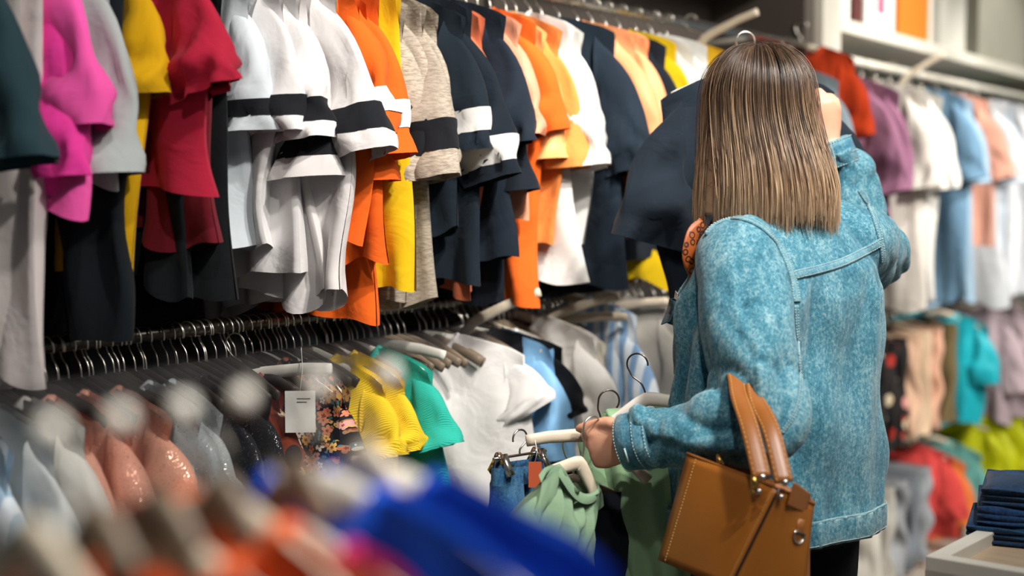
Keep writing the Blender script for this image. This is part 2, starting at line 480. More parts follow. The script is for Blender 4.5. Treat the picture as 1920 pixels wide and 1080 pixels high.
def garment(fr, s, name, label, cat, mat, hw=.18, L=.42, sl=.19, sa=13, T=.032, neck=.072, seed=1, yaw=0.0, tilt=0.0, group=None, stripe=None,
            hang='beige', hname=None, sleeves=True, dip=.045, ruf=0.0, collar=True, flare=.08, fold=.026, buttons=0, h1=.066, trim=None, waist=0.0, dz=0.0, band=None, hem_amp=.012, hook='hook', t1=.04, dy=0.0):
    rng = random.Random(seed * 7919 + 13)
    ca, sn = math.cos(fr['az']), math.sin(fr['az'])
    yaw += rng.uniform(-9, 9) * (1.15 if fr is UP and s > 2.4 else .9); sa = sa * .75 + rng.uniform(-3, 3); sl *= .84
    loc = (fr['o'][0] + s * ca - dy * sn, fr['o'][1] + s * sn + dy * ca, fr['o'][2] + dz)
    rot = (math.radians(tilt + rng.uniform(-4, 4)), 0, fr['az'] + math.radians(yaw))
    r = thing(name, label, cat, loc, rot, group)
    V, F, (bf, bb) = body_geo(hw, L, T, neck, rng, flare=flare, fold=fold, dip=dip, waist=waist, hem_amp=hem_amp, ruf=ruf * .5)
    mesh('body', V, F, mat, r)
    if sleeves:
        for sd in (-1, 1):
            st = rng.random()
            R = sleeve_rings(sd, hw, sl, sa, random.Random(st), h1=h1, ruf=ruf, t1=t1)
            MB().rings(R, caps=False).build('sleeve', mat, r)
            for k, (a, b, m) in enumerate(stripe or ()):
                # same random numbers, so the band follows the sleeve's folds
                R = sleeve_rings(sd, hw, sl, sa, random.Random(st), h1=h1, a=a, b=b, m=6, grow=.0018, cuff=False, t1=t1)
                MB().rings(R, caps=False).build('sleeve_stripe', m, r)
    elif ruf:
        for sd in (-1, 1):
            R = sleeve_rings(sd, hw, .06, 30, random.Random(rng.random()), ruf=ruf, h0=.08, h1=.085, cuff=False)
            MB().rings(R, caps=False).build('ruffle', mat, r)
    if collar:
        V, F = collar_ring(hw, neck, dip, .012)
        mesh('collar', V, F, trim or mat, r)
    if band:                                     # a band of another colour round the body (v0, v1, material)
        v0, v1, m = band
        for gx, sg in ((bf, -1), (bb, 1)):
            nv = gx.shape[0]; i0, i1 = int(v0 * nv), max(int(v1 * nv), int(v0 * nv) + 2)
            G = gx[i0:i1].copy(); G[:, :, 0] += sg * .0018
            mesh('colour_band', G.reshape(-1, 3), gfaces(G.shape[0], G.shape[1], flip=sg > 0), m, r)
    if buttons:
        j = int(bf.shape[1] * .2)
        MBp = MB().rings(ribbon([bf[i, j] + np.array([-.003, 0, 0]) for i in range(1, bf.shape[0], 2)], (-1, 0, 0), .026, .003)); MBp.build('placket', mat, r)
        for k in range(buttons):
            i = int(2 + (bf.shape[0] - 5) * (k + .3) / buttons); p = bf[i, j]
            B = MB(); B.ell((p[0] - .006, p[1], p[2]), (.003, .0075, .0075), 14, 8); B.build('button', M['button'], r)
    if hang:
        hanger('%s hanger holding the %s' % ({'beige': 'pale', 'dark': 'dark', 'white': 'white', 'tan': 'brown'}[hang], hname or label), loc, rot, hw, hang, None, hook)
    return r

def leg_garment(fr, s, name, label, cat, mat, hw=.11, L=.5, T=.02, seed=1, yaw=0, group=None, hang='tan', hname=None, z0=-.1, dz=0.0, taper=.85, split=.35, dy=0.0):
    """trousers or shorts clipped to a hanger by the waist: waistband and two legs"""
    rng = random.Random(seed * 31 + 5)
    ca, sn = math.cos(fr['az']), math.sin(fr['az'])
    loc = (fr['o'][0] + s * ca - dy * sn, fr['o'][1] + s * sn + dy * ca, fr['o'][2] + dz); rot = (0, 0, fr['az'] + math.radians(yaw))
    r = thing(name, label, cat, loc, rot, group)
    th = np.linspace(0, 2 * PI, 36, endpoint=False)
    R = [[((T * .8) * math.sin(a), hw * math.cos(a), z0 - k * .008) for a in th] for k in range(5)]
    MB().rings(np.array(R), caps=False).build('waistband', mat, r)
    for sd in (-1, 1):
        wv = Waves(rng, 4, (1, 4), (2, 8)); R = []
        for v in np.linspace(0, 1, 30):
            k = sstep(0, split, v)
            cy = sd * hw * .5 * (1 + .12 * v); ww = hw * (.5 + .02 * math.sin(v * 3)) * (1 - (1 - taper) * v)
            R.append([(T * (1 + .5 * float(wv(a, v * 2))) * math.sin(a) + .03 * v * float(wv(math.cos(a) * 1.5, v * 1.5)), cy + ww * math.cos(a) * (1 + .12 * float(wv(0, v * 2))), z0 - .03 - v * (L - .03)) for a in th])
        MB().rings(np.array(R), caps=False).build('leg', mat, r)
    if hang:
        hanger('%s hanger holding the %s' % ({'beige': 'pale', 'dark': 'dark', 'white': 'white', 'tan': 'brown'}[hang], hname or label), loc, rot, max(hw, .12), hang, None)
    return r
# ------------------------------------------------------------------ the shop's shell
def struct(name, m, lo, hi, bevel=0.0):
    o = MB().box(lo, hi).build(name, m, None, False, bevel); o['kind'] = 'structure'; return o

RB = math.radians(2.0)                       # the far bay turns a little
RO = (4.45, 0.02, 1.875)
def rbp(s, y, z):
    return (RO[0] + s * math.cos(RB) - y * math.sin(RB), RO[1] + s * math.sin(RB) + y * math.cos(RB), z)
def struct_rb(name, m, lo, hi, bevel=0.0, kind='structure'):
    b = MB().box(lo, hi); o = b.build(name, m, None, False, bevel)
    o.location = (RO[0], RO[1], 0); o.rotation_euler = (0, 0, RB)
    if kind: o['kind'] = kind
    return o

t = NT('floor_boards'); br = t.n('ShaderNodeTexBrick', {'Scale': 1.0, 'Mortar Size': .004, 'Color1': srgb('#8d8378'), 'Color2': srgb('#9a9085'), 'Mortar': srgb('#5d564f'), 'Brick Width': 1.2, 'Row Height': .2})
t.set(br.inputs['Vector'], t.coord()); M['floor'] = t.out(col=br.outputs['Color'], rough=.45)
struct('floor', M['floor'], (-3, -4, -.05), (12, 1.2, 0))
struct('ceiling', plain('ceiling_paint', '#b5b0a6', .9), (-3, -4, 3.3), (12, 1.2, 3.35))
struct('wall_back', M['panel'], (-2.5, .34, 0), (4.44, .40, 3.3))
struct('wall_back_right', plain('grey_green_panel', '#a3a294', .7), (4.44, .46, 0), (12, .52, 3.3))
struct('trim_1', M['panel'], (4.33, .005, 0), (4.55, .40, 3.3))                # the upright between the bays
struct('trim_5', M['cream'], (4.40, -.03, 0), (4.55, .005, 3.3), .003)               # and its pale front edge
for k, x in enumerate((1.55, 3.05)):
    struct('trim_%d' % (k + 2), M['dpanel'], (x - .012, .325, 0), (x + .012, .342, 2.2))
struct('trim_4', M['dpanel'], (-2.5, .322, .0), (4.33, .341, 1.45))                   # dark lower panel behind the rails
def shelf(label, lo, hi, m, rb=False):
    if rb: o = struct_rb('shelf_board', m, lo, hi, .004, None)
    else: o = MB().box(lo, hi).build('shelf_board', m, None, False, .004)
    tag(o, label, 'shelf'); return o
shelf('taupe shelf board above the left clothes rail', (-2.5, .02, 2.10), (4.33, .34, 2.14), M['panel'])
shelf('cream shelf board above the far clothes rail carrying boxes and signs', (.0, -.03, 1.945), (7.0, .46, 1.99), M['cream'], True)

def rail(label, P0, P1, m, r=.0125, brackets=(), by=.34, group=None):
    o = thing('clothes_rail', label, 'rail', P0, (0, 0, math.atan2(P1[1] - P0[1], P1[0] - P0[0])), group)
    ln = math.hypot(P1[0] - P0[0], P1[1] - P0[1])
    MB().tube([(x, 0, 0) for x in np.linspace(0, ln, 12)], r, 14).build('tube', m, o)
    for x in brackets:
        MB().tube([(x, 0, -.0), (x, by * .5, -.012), (x, by, -.03)], .009, 8).build('bracket', M['grey'], o)
    return o
rail('long chrome upper rail hung with t-shirts on the left wall', (-.6, 0, 1.8755), (4.33, 0, 1.8755), M['chrome'], brackets=(1.0, 2.6, 4.6))
rail('long dark lower rail crowded with hanger hooks on the left wall', (-.6, 0, 1.1755), (4.33, 0, 1.1755), M['darkhook'], brackets=(1.0, 2.6, 4.6))
for z, lb in ((RO[2], 'pale upper rail hung with white and blue clothes in the far bay'), (.97, 'middle rail hung with printed and beige clothes in the far bay'), (.44, 'lowest rail hung with grey and coral clothes in the far bay')):
    rail(lb, rbp(.05, 0, z - .0145), rbp(7, 0, z - .0145), M['cream'] if z > 1.5 else M['darkhook'], .015 if z > 1.5 else .0125, brackets=(.3, 2.2, 4.2), by=.42)

UP = dict(o=(0, 0, 1.89), az=0.0)
LOW = dict(o=(0, 0, 1.19), az=0.0)
R1 = dict(o=RO, az=RB); R2 = dict(o=(RO[0], RO[1], .97), az=RB); R3 = dict(o=(RO[0], RO[1], .44), az=RB)
FG = dict(o=(0, -1.28, 1.325), az=0.0)

# things standing on the far shelf
def on_shelf(name, label, cat, s, y, w, d, h, m, rot=0.0, parts=None):
    o = thing(name, label, cat, rbp(s, y, 1.9905), (0, 0, RB + rot))
    b = MB().box((-w / 2, -d / 2, 0), (w / 2, d / 2, h)).build('box_body' if d > .05 else 'board', m, o, False, .003)
    for p in parts or ():
        nm, lo, hi, mm = p
        MB().box(lo, hi).build(nm, mm, o, False)
    return o
on_shelf('storage_box', 'white storage box at the left end of the far shelf', 'box', .22, .12, .26, .22, .3, M['white'], 0, [('lid', (-.135, -.115, .3), (.135, .115, .325), M['cream'])])
on_shelf('storage_box', 'narrow dark red box beside the white box on the far shelf', 'box', .44, .11, .09, .2, .28, plain('dark_red_card', '#4a1f1c', .6), 0, [('lid', (-.048, -.103, .28), (.048, .103, .3), M['black'])])
on_shelf('storage_box', 'slim white box between the dark red box and the pink sign', 'box', .555, .11, .07, .2, .3, M['card'], 0, [('lid', (-.038, -.103, .3), (.038, .103, .32), M['white'])])
on_shelf('price_sign', 'white board sign with a pink panel on the far shelf', 'sign', .76, .03, .22, .02, .36, M['card'], 0, [('pink_panel', (-.09, -.0125, .07), (-.01, -.0095, .36), plain('pink_card', '#c2506e', .6))])
sg = on_shelf('price_sign', 'bright orange sign with white lettering on the far shelf', 'sign', 1.13, .03, .40, .02, .42, plain('orange_card', '#e8701c', .6))
for k, (x0, x1, z0) in enumerate(((-.17, -.03, .19), (-.01, .07, .19), (-.17, -.1, .27), (-.07, .05, .27), (-.17, .06, .345))):
    MB().box((x0, -.0125, z0), (x1, -.0095, z0 + .045)).build('lettering', M['card'], sg, False)
MB().box((.17, -.014, 0), (.2, .013, .42)).build('white_edge', M['white'], sg, False)
on_shelf('storage_box', 'pale grey storage box to the right of the orange sign', 'box', 1.62, .14, .36, .26, .5, plain('pale_grey_card', '#b9b8ad', .7), 0, [('lid', (-.185, -.135, .5), (.185, .135, .53), M['cream'])])
on_shelf('storage_box', 'tall grey storage box at the right end of the far shelf', 'box', 2.5, .16, .9, .28, .6, plain('grey_card', '#8f8e80', .7), 0, [('lid', (-.455, -.145, .6), (.455, .145, .63), M['grey'])])
# ------------------------------------------------------------------ upper rail, left wall
W_, O_, G_, N_, K_, P_ = '#d9d7d6', '#dd5a1a', '#b3a695', '#1b242c', '#14161b', '#e8976a'
cl = fabric
blackband = fabric('#17191e'); whiteband = fabric('#e6e3df')
def st(a, b, m): return ((a, b, m),)
U = 'garments on the upper left rail'
def up(s, name, label, col, seed, kind='jersey', cat='shirt', **k):
    return garment(UP, s, name, label, cat, cl(col, kind), seed=seed, group=U, **k)
up(1.195, 't_shirt', 'dark teal t-shirt on the upper rail nearest the camera', '#22383f', 1, sl=.28, L=.34, hw=.195, h1=.075)
up(1.26, 'blouse', 'long off-white blouse hanging below the dark teal t-shirt', '#cfc6c3', 2, 'satin', L=.66, sleeves=False, hw=.175, fold=.035, cat='blouse')
up(1.285, 'blouse', 'long pale mauve-white blouse behind the hot pink sleeve', '#d5cccb', 3, 'satin', L=.64, sleeves=False, hw=.18, fold=.035, cat='blouse')
up(1.31, 't_shirt', 'hot pink t-shirt with the lower of two pink sleeves', '#ee3fa0', 4, sl=.30, sa=10, L=.36, hw=.165)
up(1.335, 't_shirt', 'hot pink t-shirt with a short sleeve beside the grey one', '#f25aac', 5, sl=.215, sa=15, L=.4, hw=.195)
up(1.385, 't_shirt', 'light grey long-sleeved tee between the pink and the yellow shirts', '#a9b0b0', 6, sl=.29, sa=11, L=.36, hw=.175)
leg_garment(UP, 1.43, 'trousers', 'long black trousers hanging between the white blouses and the crimson tee', 'trousers', cl('#12181d'), hw=.16, L=.60, T=.03, seed=7, group=U)
up(1.475, 'blouse', 'yellow blouse with a short sleeve beside the crimson tee', '#d7a511', 8, sl=.15, sa=16, L=.5, hw=.165, cat='blouse')
up(1.555, 't_shirt', 'crimson wide-sleeved t-shirt beside the yellow blouse', '#b7243f', 9, sl=.16, sa=22, L=.385, hw=.22, h1=.085, t1=.04)
up(1.585, 't_shirt', 'dark maroon t-shirt showing below the crimson one', '#6d1a26', 10, sl=.13, L=.46, hw=.155)
up(1.605, 't_shirt', 'black t-shirt behind the crimson tee, its hem lowest but one', '#171c20', 11, sleeves=False, L=.50, hw=.17, dz=-.02)
up(1.63, 't_shirt', 'black vest hanging lowest beside the white striped tees', '#121518', 12, sleeves=False, L=.55, hw=.145, dz=-.02)
up(1.715, 't_shirt', 'pale blue-white tee in front of the white striped-sleeve tees', '#cfd8de', 13, sl=.2, L=.44, hw=.16, stripe=st(.7, .86, blackband))
for k, (s, L, hw, sl, lb) in enumerate(((1.76, .46, .18, .205, 'white tee with a black sleeve stripe, frontmost of four'), (1.81, .53, .18, .23, 'white tee with a black sleeve stripe, second of four'),
        (1.845, .56, .17, .30, 'white tee with a black sleeve stripe, third of four'), (1.875, .59, .185, .28, 'white tee with a black sleeve stripe against the orange tees'))):
    up(s, 't_shirt', lb, '#d6d4d4' if k < 2 else '#cfcbca', 20 + k, L=L, hw=hw, sl=sl, stripe=st(.66, .86, blackband), sa=13)
for k, (s, L, hw, sl, lb) in enumerate(((1.935, .475, .19, .23, 'bright orange tee with a white sleeve stripe, frontmost of three'), (1.975, .54, .18, .27, 'orange tee with a white sleeve stripe, middle of three'),
        (2.01, .62, .18, .30, 'orange tee hanging lowest, almost touching the lower rail'))):
    up(s, 't_shirt', lb, '#e0601c', 30 + k, L=L, hw=hw, sl=sl, stripe=st(.58, .8, whiteband) if k < 2 else None, sa=13)
up(2.045, 't_shirt', 'mustard yellow tee whose hem shows under the orange tees', '#d9b116', 34, L=.56, sleeves=False, hw=.17)
for k, (s, L, hw, sl, lb) in enumerate(((2.085, .54, .175, .30, 'grey marl tee with black sleeve stripes, frontmost of four'), (2.12, .58, .18, .22, 'grey marl tee with black sleeve stripes, second of four'),
        (2.15, .60, .18, .31, 'grey marl tee with black sleeve stripes, third of four'), (2.18, .52, .185, .26, 'grey marl tee with black sleeve stripes beside the navy ones'))):
    up(s, 't_shirt', lb, '#b5a999', 40 + k, 'marl', L=L, hw=hw, sl=sl, stripe=st(.6, .82, blackband), sa=12)
up(2.225, 't_shirt', 'navy tee with a white sleeve stripe, in front', '#1a242d', 50, L=.455, hw=.205, sl=.235, stripe=st(.6, .82, whiteband), h1=.075)
up(2.26, 't_shirt', 'navy tee with a white sleeve stripe, behind and lower', '#182029', 51, L=.58, hw=.175, sl=.33, stripe=st(.72, .9, whiteband))
up(2.295, 't_shirt', 'teal green tee showing only its hem below the navy tee', '#2a9d8f', 52, L=.52, hw=.165, sl=.15)
up(2.325, 'blouse', 'coral tee tucked between the two groups of navy tees', '#e07a55', 53, L=.58, hw=.185, sl=.3, cat='blouse')
up(2.36, 't_shirt', 'wide-sleeved plain navy tee, frontmost of the plain navy tees', '#1c2530', 54, L=.52, hw=.20, sl=.23, h1=.078)
up(2.40, 't_shirt', 'plain navy tee second from the striped navy tees', '#171d26', 55, L=.60, hw=.18, sl=.33)
up(2.455, 'blouse', 'coral button-front blouse beside the navy tees', '#e59a7a', 56, 'satin', L=.47, hw=.185, sl=.2, sa=16, buttons=5, cat='blouse')
up(2.505, 't_shirt', 'orange tee hanging low behind the coral blouse', '#d9601f', 57, L=.62, hw=.165, sl=.2)
up(2.555, 'blouse', 'light orange blouse with loose sleeve', '#f0b070', 58, 'satin', L=.47, hw=.19, sl=.24, cat='blouse')
up(2.60, 't_shirt', 'orange tee behind the light orange blouse', '#e88f4a', 59, L=.52, hw=.195, sl=.27)
up(2.655, 'blouse', 'white blouse with gathered sleeve behind the orange tops', '#e4e2dd', 60, 'satin', L=.60, hw=.19, sl=.29, cat='blouse', ruf=.004)
up(2.70, 'blouse', 'white blouse half hidden behind the first white one', '#dedcd8', 61, 'satin', L=.5, hw=.19, sl=.22, cat='blouse')
up(2.755, 't_shirt', 'dark navy tee with a long sleeve behind the white blouses', '#1d2833', 62, L=.6, hw=.205, sl=.30, sa=18)
up(2.80, 't_shirt', 'dark navy tee second behind the white blouses', '#161d25', 63, L=.63, hw=.18, sl=.3)
up(2.875, 'blouse', 'peach tee behind the dark navy tees', '#ee9d6c', 64, 'satin', L=.45, hw=.2, sl=.30, cat='blouse', sa=13)
up(2.96, 'blouse', 'peach tee with raised shoulder farther along the rail', '#f0a172', 65, 'satin', L=.5, hw=.205, sl=.20, cat='blouse')
up(3.03, 't_shirt', 'black tee between the peach and the white tops', '#20262e', 66, L=.55, hw=.19, sl=.25)
up(3.09, 't_shirt', 'bright yellow tee with a pale band low on the upper rail', '#d8b414', 67, L=.62, hw=.19, sl=.2, band=(.74, .88, fabric('#cfc6cf')))
up(3.16, 'blouse', 'white wide blouse beside the yellow ones', '#e6e5e0', 68, 'satin', L=.45, hw=.20, sl=.25, cat='blouse')
up(3.24, 'blouse', 'white wide blouse second beside the yellow ones', '#e2e1dc', 69, 'satin', L=.45, hw=.2, sl=.25, cat='blouse')
up(3.33, 't_shirt', 'yellow tee near the far end of the upper rail', '#e0b52c', 70, L=.45, hw=.2, sl=.2)
up(3.41, 't_shirt', 'yellow tee nearest the woman\'s head', '#e2b422', 71, L=.45, hw=.2, sl=.2)
hanger('empty pale wooden hanger tilted up above the upper left rail', (3.52, 0, 1.89), (math.radians(-40), 0, .1), .18, 'beige', 'empty hangers')

# ------------------------------------------------------------------ lower rail, left wall
LG = 'garments on the lower left rail'
def lo(s, name, label, col, seed, kind='jersey', cat='top', **k):
    k.setdefault('hang', 'beige' if s > 1.95 else 'dark')
    return garment(LOW, s, name, label, cat, cl(col, kind) if isinstance(col, str) else col, seed=seed, group=LG, **k)
lo(1.20, 'blouse', 'pale blue shirt at the near end of the lower rail', '#a9c6dd', 101, 'stripe', sl=.3, L=.5, cat='blouse')
lo(1.25, 'blouse', 'white gauzy blouse beside the pale blue shirt', '#d3d9da', 102, 'satin', sl=.3, L=.5, cat='blouse', fold=.02)
lo(1.30, 'blouse', 'white gauzy blouse beside the peach glittery tops', '#dcdad4', 103, 'satin', sl=.22, L=.45, cat='blouse', fold=.02)
lo(1.365, 'sweater', 'peach glittery top, frontmost of three', '#d59a86', 104, 'glitter', sl=.16, L=.4, sa=21, cat='sweater', t1=.045)
lo(1.425, 'sweater', 'peach glittery top, middle of three', '#cf937f', 105, 'glitter', sl=.16, L=.4, sa=21, cat='sweater', t1=.04)
lo(1.485, 'sweater', 'peach glittery top beside the silver ones', '#d89c85', 106, 'glitter', sl=.15, L=.4, sa=22, cat='sweater', t1=.05, h1=.075)
lo(1.545, 'blouse', 'silver grey glittery blouse beside the peach tops', '#9fa6a8', 107, 'glitter', sl=.12, L=.4, sa=19, ruf=.006, cat='blouse')
lo(1.60, 'blouse', 'silver grey glittery blouse with a ruffled sleeve', '#a6adaf', 108, 'glitter', sl=.15, L=.42, sa=19, ruf=.007, cat='blouse')
lo(1.67, 'top', 'black glittery top beside the silver blouses', '#191b21', 109, 'glitter', sl=.16, L=.5, sa=11)
lo(1.735, 'top', 'black glittery top in front of the floral dress', '#17181d', 110, 'glitter', sl=.13, L=.5, sa=11, hw=.165)
lo(1.80, 'blouse', 'dark blouse with rust printed sleeve behind the price tag', '#7d3826', 111, 'print', L=.45, hw=.115, sl=.10, cat='blouse')
FLO = floral()
garment(LOW, 1.885, 'dress', 'black dress with small orange and white flowers', 'dress', FLO, hw=.20, L=.5, sleeves=False, seed=112, hang='white', hname='black floral dress', group=LG, neck=.06, T=.03)
garment(LOW, 1.93, 'dress', 'second black floral dress behind the first, only its edge showing', 'dress', FLO, hw=.19, L=.5, sl=.1, seed=113, hang='white', group=LG)
for k, (s, lb) in enumerate(((2.005, 'yellow ribbed top with a frilled sleeve, in front'), (2.055, 'yellow ribbed top with a frilled sleeve, beside the teal one'))):
    lo(s, 'top', lb, '#e0bd2a', 114 + k, 'rib', sl=.085, sa=19, L=.3, hw=.185, ruf=.008, hang='white')
lo(2.125, 'top', 'teal green ribbed top with a frilled sleeve', '#2fae9c', 116, 'rib', sl=.10, sa=19, L=.34, hw=.195, ruf=.007, hang='white', h1=.085)
lo(2.36, 'top', 'white sleeveless top with a frilled armhole', '#d4d1cf', 118, 'satin', sleeves=False, ruf=.004, L=.42, hw=.21, hang='white', yaw=16, T=.03)
lo(2.485, 'top', 'black frilled top behind the white sleeveless one', '#17191e', 119, 'rib', sl=.1, sa=15, ruf=.008, L=.36, hw=.22, hang='white', yaw=14)
lo(2.545, 'blouse', 'light blue blouse behind the black frilled top', '#7fb0d8', 120, 'satin', sl=.2, L=.42, hw=.195, cat='blouse')
lo(2.60, 'blouse', 'white blouse behind the light blue one', '#dedcd6', 121, 'satin', sl=.2, L=.42, hw=.19, cat='blouse')
lo(2.70, 'blouse', 'white plain blouse in front of the blue striped shirt', '#dfdcd6', 122, 'satin', sl=.25, L=.45, hw=.2, cat='blouse', dz=.02, yaw=6)
lo(2.80, 'shirt', 'cream blouse just behind the plain white one', '#d8d2c6', 123, 'satin', sl=.25, L=.45, hw=.19, cat='shirt', dz=.0)
lo(2.92, 'shirt', 'blue and white striped shirt', '#8fb3dc', 124, 'stripe', sl=.36, L=.5, hw=.2, cat='shirt', dz=.045, sa=12, h1=.06)
lo(3.06, 'shirt', 'pale grey shirt beside the woman\'s chest', '#a8a39b', 125, sl=.36, L=.5, hw=.205, cat='shirt', dz=.04)
lo(3.2, 'shirt', 'white shirt behind the pale grey one', '#d6d3cc', 126, sl=.3, L=.5, hw=.2, cat='shirt', dz=.02)
for k, (s, tl, yw, dz_, lb) in enumerate(((2.44, -42, .3, .0, 'empty pale wooden hanger tilted up above the white sleeveless top'), (2.78, -34, .2, .0, 'empty pale wooden hanger tilted up above the white blouses'),
        (2.83, -22, .2, -.01, 'empty pale wooden hanger just under the tilted one by the blue striped shirt'), (3.03, -26, .15, .0, 'empty pale hanger tilted up beside the blue striped shirt'),
        (1.80, -24, .25, -.03, 'empty white hanger tilted up above the floral dress'), (2.17, -12, .1, 0, 'empty white hanger above the teal top'))):
    hanger(lb, (s, 0, 1.19 + dz_), (math.radians(tl), 0, yw), .185, 'white' if 'white hanger' in lb else 'beige', 'empty hangers')
# the many hangers packed on the lower rail
rng = random.Random(5)
x = .98
while x < 3.9:
    x += rng.uniform(.019, .026) * (1 if x < 2.9 else 1.5)
    if rng.random() < .07: x += .03
    hanger('brown hanger with a bright wire hook, one of the many packed on the lower rail', (x, 0, 1.19), (math.radians(rng.uniform(-2, 2)), 0, rng.uniform(-.12, .12)),   .155 if x < 2.55 else .10, 'dark' if x < 2.0 else 'tan', 'hangers packed on the lower rail')
t = thing('price_tag', 'white price tag card hanging in front of the floral dress', 'tag', tuple(at(563, 772, 2.50)), (0, 0, AZ - PI / 2 + .05))
MB().box((-.0265, -.0004, -.037), (.0265, .0004, .037)).build('card', M['card'], t, False)
for k, zz in enumerate((.022, .016)):
    MB().box((-.006, -.0007, zz), (.018 - k * .006, -.0003, zz + .002)).build('printed_line', M['black'], t, False)
MB().tube([(0, 0, .037), (.004, .01, .075), (.0, .03, .11)], .0006, 6).build('string', M['card'], t)

# ------------------------------------------------------------------ far bay
B1, B2, B3 = 'clothes on the upper rail of the far bay', 'clothes on the middle rail of the far bay', 'clothes on the lowest rail of the far bay'
def far(fr, g, s, name, label, cat, col, seed, kind='jersey', **k):
    k.setdefault('hang', 'beige'); k.setdefault('collar', True)
    return garment(fr, s, name, label, cat, cl(col, kind), seed=seed, group=g, **k)
far(R1, B1, -.32, 't_shirt', 'grey-blue tee just behind the woman\'s raised hand', 'shirt', '#7f8f98', 200, L=.5, sl=.25, hw=.2)
far(R1, B1, -.12, 't_shirt', 'vivid red-orange top hanging by the upright', 'top', '#a8330f', 201, 'jersey', L=.32, sl=.22, hw=.17, dz=.08)
far(R1, B1, .12, 'blouse', 'plum top next to the red-orange one', 'blouse', '#8b5f77', 202, L=.62, sl=.35, hw=.19)
far(R1, B1, .28, 'blouse', 'mauve top between the plum and the cream ones', 'blouse', '#80556d', 203, L=.66, sl=.3, hw=.2)
for k, (s, c, L, lb) in enumerate(((.46, '#d2ccc2', .80, 'cream long blouse nearest the mauve top'), (.62, '#d8d3cb', .78, 'cream long blouse, second past the mauve top'), (.78, '#dbd9d3', .80, 'off-white long blouse in front of the blue dress'))):
    far(R1, B1, s, 'blouse', lb, 'blouse', c, 204 + k, L=L, sl=.32, hw=.205, fold=.02)
far(R1, B1, 1.02, 'dress', 'dusty blue dress on the upper far rail', 'dress', '#6587a0', 208, L=.82, sl=.3, hw=.21)
far(R1, B1, 1.16, 'dress', 'paler blue dress right behind the dusty blue one', 'dress', '#9fbcd0', 209, L=.82, sl=.3, hw=.2)
far(R1, B1, 1.36, 'blouse', 'peach pink blouse between the blue and the white clothes', 'blouse', '#d09a86', 210, L=.6, sl=.3, hw=.2)
for k, (s, c, lb) in enumerate(((1.60, '#c9ced2', 'white blouse nearest the peach pink one'), (1.78, '#b7c1cb', 'bluish white blouse, second past the peach pink one'), (1.96, '#cbced2', 'white blouse, third past the peach pink one'), (2.2, '#bfc8cf', 'white blouse, fourth past the peach pink one'), (2.5, '#aab6c2', 'pale blue-grey blouse before the mint one'))):
    far(R1, B1, s, 'blouse', lb, 'blouse', c, 212 + k, L=.85, sl=.28, hw=.215, fold=.02)
far(R1, B1, 2.85, 'blouse', 'mint green top toward the end of the far rail', 'blouse', '#a8cdb8', 218, L=.5, sl=.3, hw=.21)
far(R1, B1, 3.05, 'blouse', 'dark green top at the end of the far rail', 'blouse', '#2f4a3c', 219, L=.85, sl=.3, hw=.21)
hanger('empty wooden hanger tilted up over the far upper rail', rbp(.75, 0, RO[2]), (math.radians(-48), 0, .1), .18, 'beige', 'empty hangers')
for k, (s, lb) in enumerate(((.24, 'dark floral print trousers nearest the upright'), (.36, 'dark floral print trousers, second from the upright'), (.48, 'dark floral print trousers, third from the upright'), (.6, 'red and black print trousers beside the beige ones'))):
    leg_garment(R2, s, 'trousers', lb, 'trousers', cl('#23201f', 'print'), hw=.14, L=.40, seed=220 + k, group=B2, hang='tan', T=.035)
for k, (s, c, lb) in enumerate(((.76, '#c9a58a', 'beige trousers beside the floral print ones'), (.9, '#cdb295', 'sand trousers before the peach ones'), (1.04, '#d3a489', 'peach trousers before the olive ones'))):
    leg_garment(R2, s, 'trousers', lb, 'trousers', cl(c), hw=.14, L=.40, seed=226 + k, group=B2, hang='tan', T=.035)
leg_garment(R2, 1.24, 'trousers', 'olive brown trousers on the middle far rail', 'trousers', cl('#6e5f40'), hw=.14, L=.40, seed=230, group=B2, hang='tan', T=.035)
far(R2, B2, 1.5, 'top', 'turquoise top on the middle far rail', 'top', '#1fa3b0', 231, 'satin', L=.45, sl=.2, hw=.2)
for k, (s, lb) in enumerate(((1.85, 'mauve grey top beside the turquoise one'), (2.1, 'mauve grey top, second past the turquoise one'), (2.4, 'mauve grey top at the end of the middle far rail'))):
    far(R2, B2, s, 'top', lb, 'top', '#a8969c', 232 + k, L=.5, sl=.3, hw=.21)
for k, (s, c, lb) in enumerate(((.02, '#b7b3a9', 'pale grey trousers nearest the woman on the lowest rail'), (.16, '#c4c0b6', 'off-white trousers, second on the lowest far rail'), (.3, '#a9a69e', 'light grey trousers, third on the lowest far rail'), (.44, '#8c8f92', 'mid grey trousers on the lowest far rail'), (.58, '#6f757b', 'slate grey trousers on the lowest far rail'), (.72, '#8d9296', 'blue-grey trousers beside the coral top'))):
    leg_garment(R3, s, 'trousers', lb, 'trousers', cl(c), hw=.2, L=.36, seed=240 + k, group=B3, hang='tan', T=.035, z0=-.06)
far(R3, B3, .95, 'top', 'coral red top on the lowest far rail', 'top', '#c2423f', 250, L=.34, sl=.2, hw=.21, dz=.06)
far(R3, B3, 1.2, 'top', 'orange top beside the coral red one', 'top', '#d9743a', 251, L=.36, sl=.2, hw=.2)
far(R3, B3, 1.45, 'top', 'dull teal top between the orange and yellow-green ones', 'top', '#5f9a92', 252, L=.36, sl=.2, hw=.2)
for k, (s, lb) in enumerate(((1.62, 'yellow-green top beside the dull teal one'), (1.85, 'yellow-green top, second past the dull teal one'), (2.15, 'yellow-green top at the end of the lowest far rail'))):
    far(R3, B3, s, 'top', lb, 'top', '#a9ad12', 253 + k, 'satin', L=.36, sl=.25, hw=.21, dz=.06)
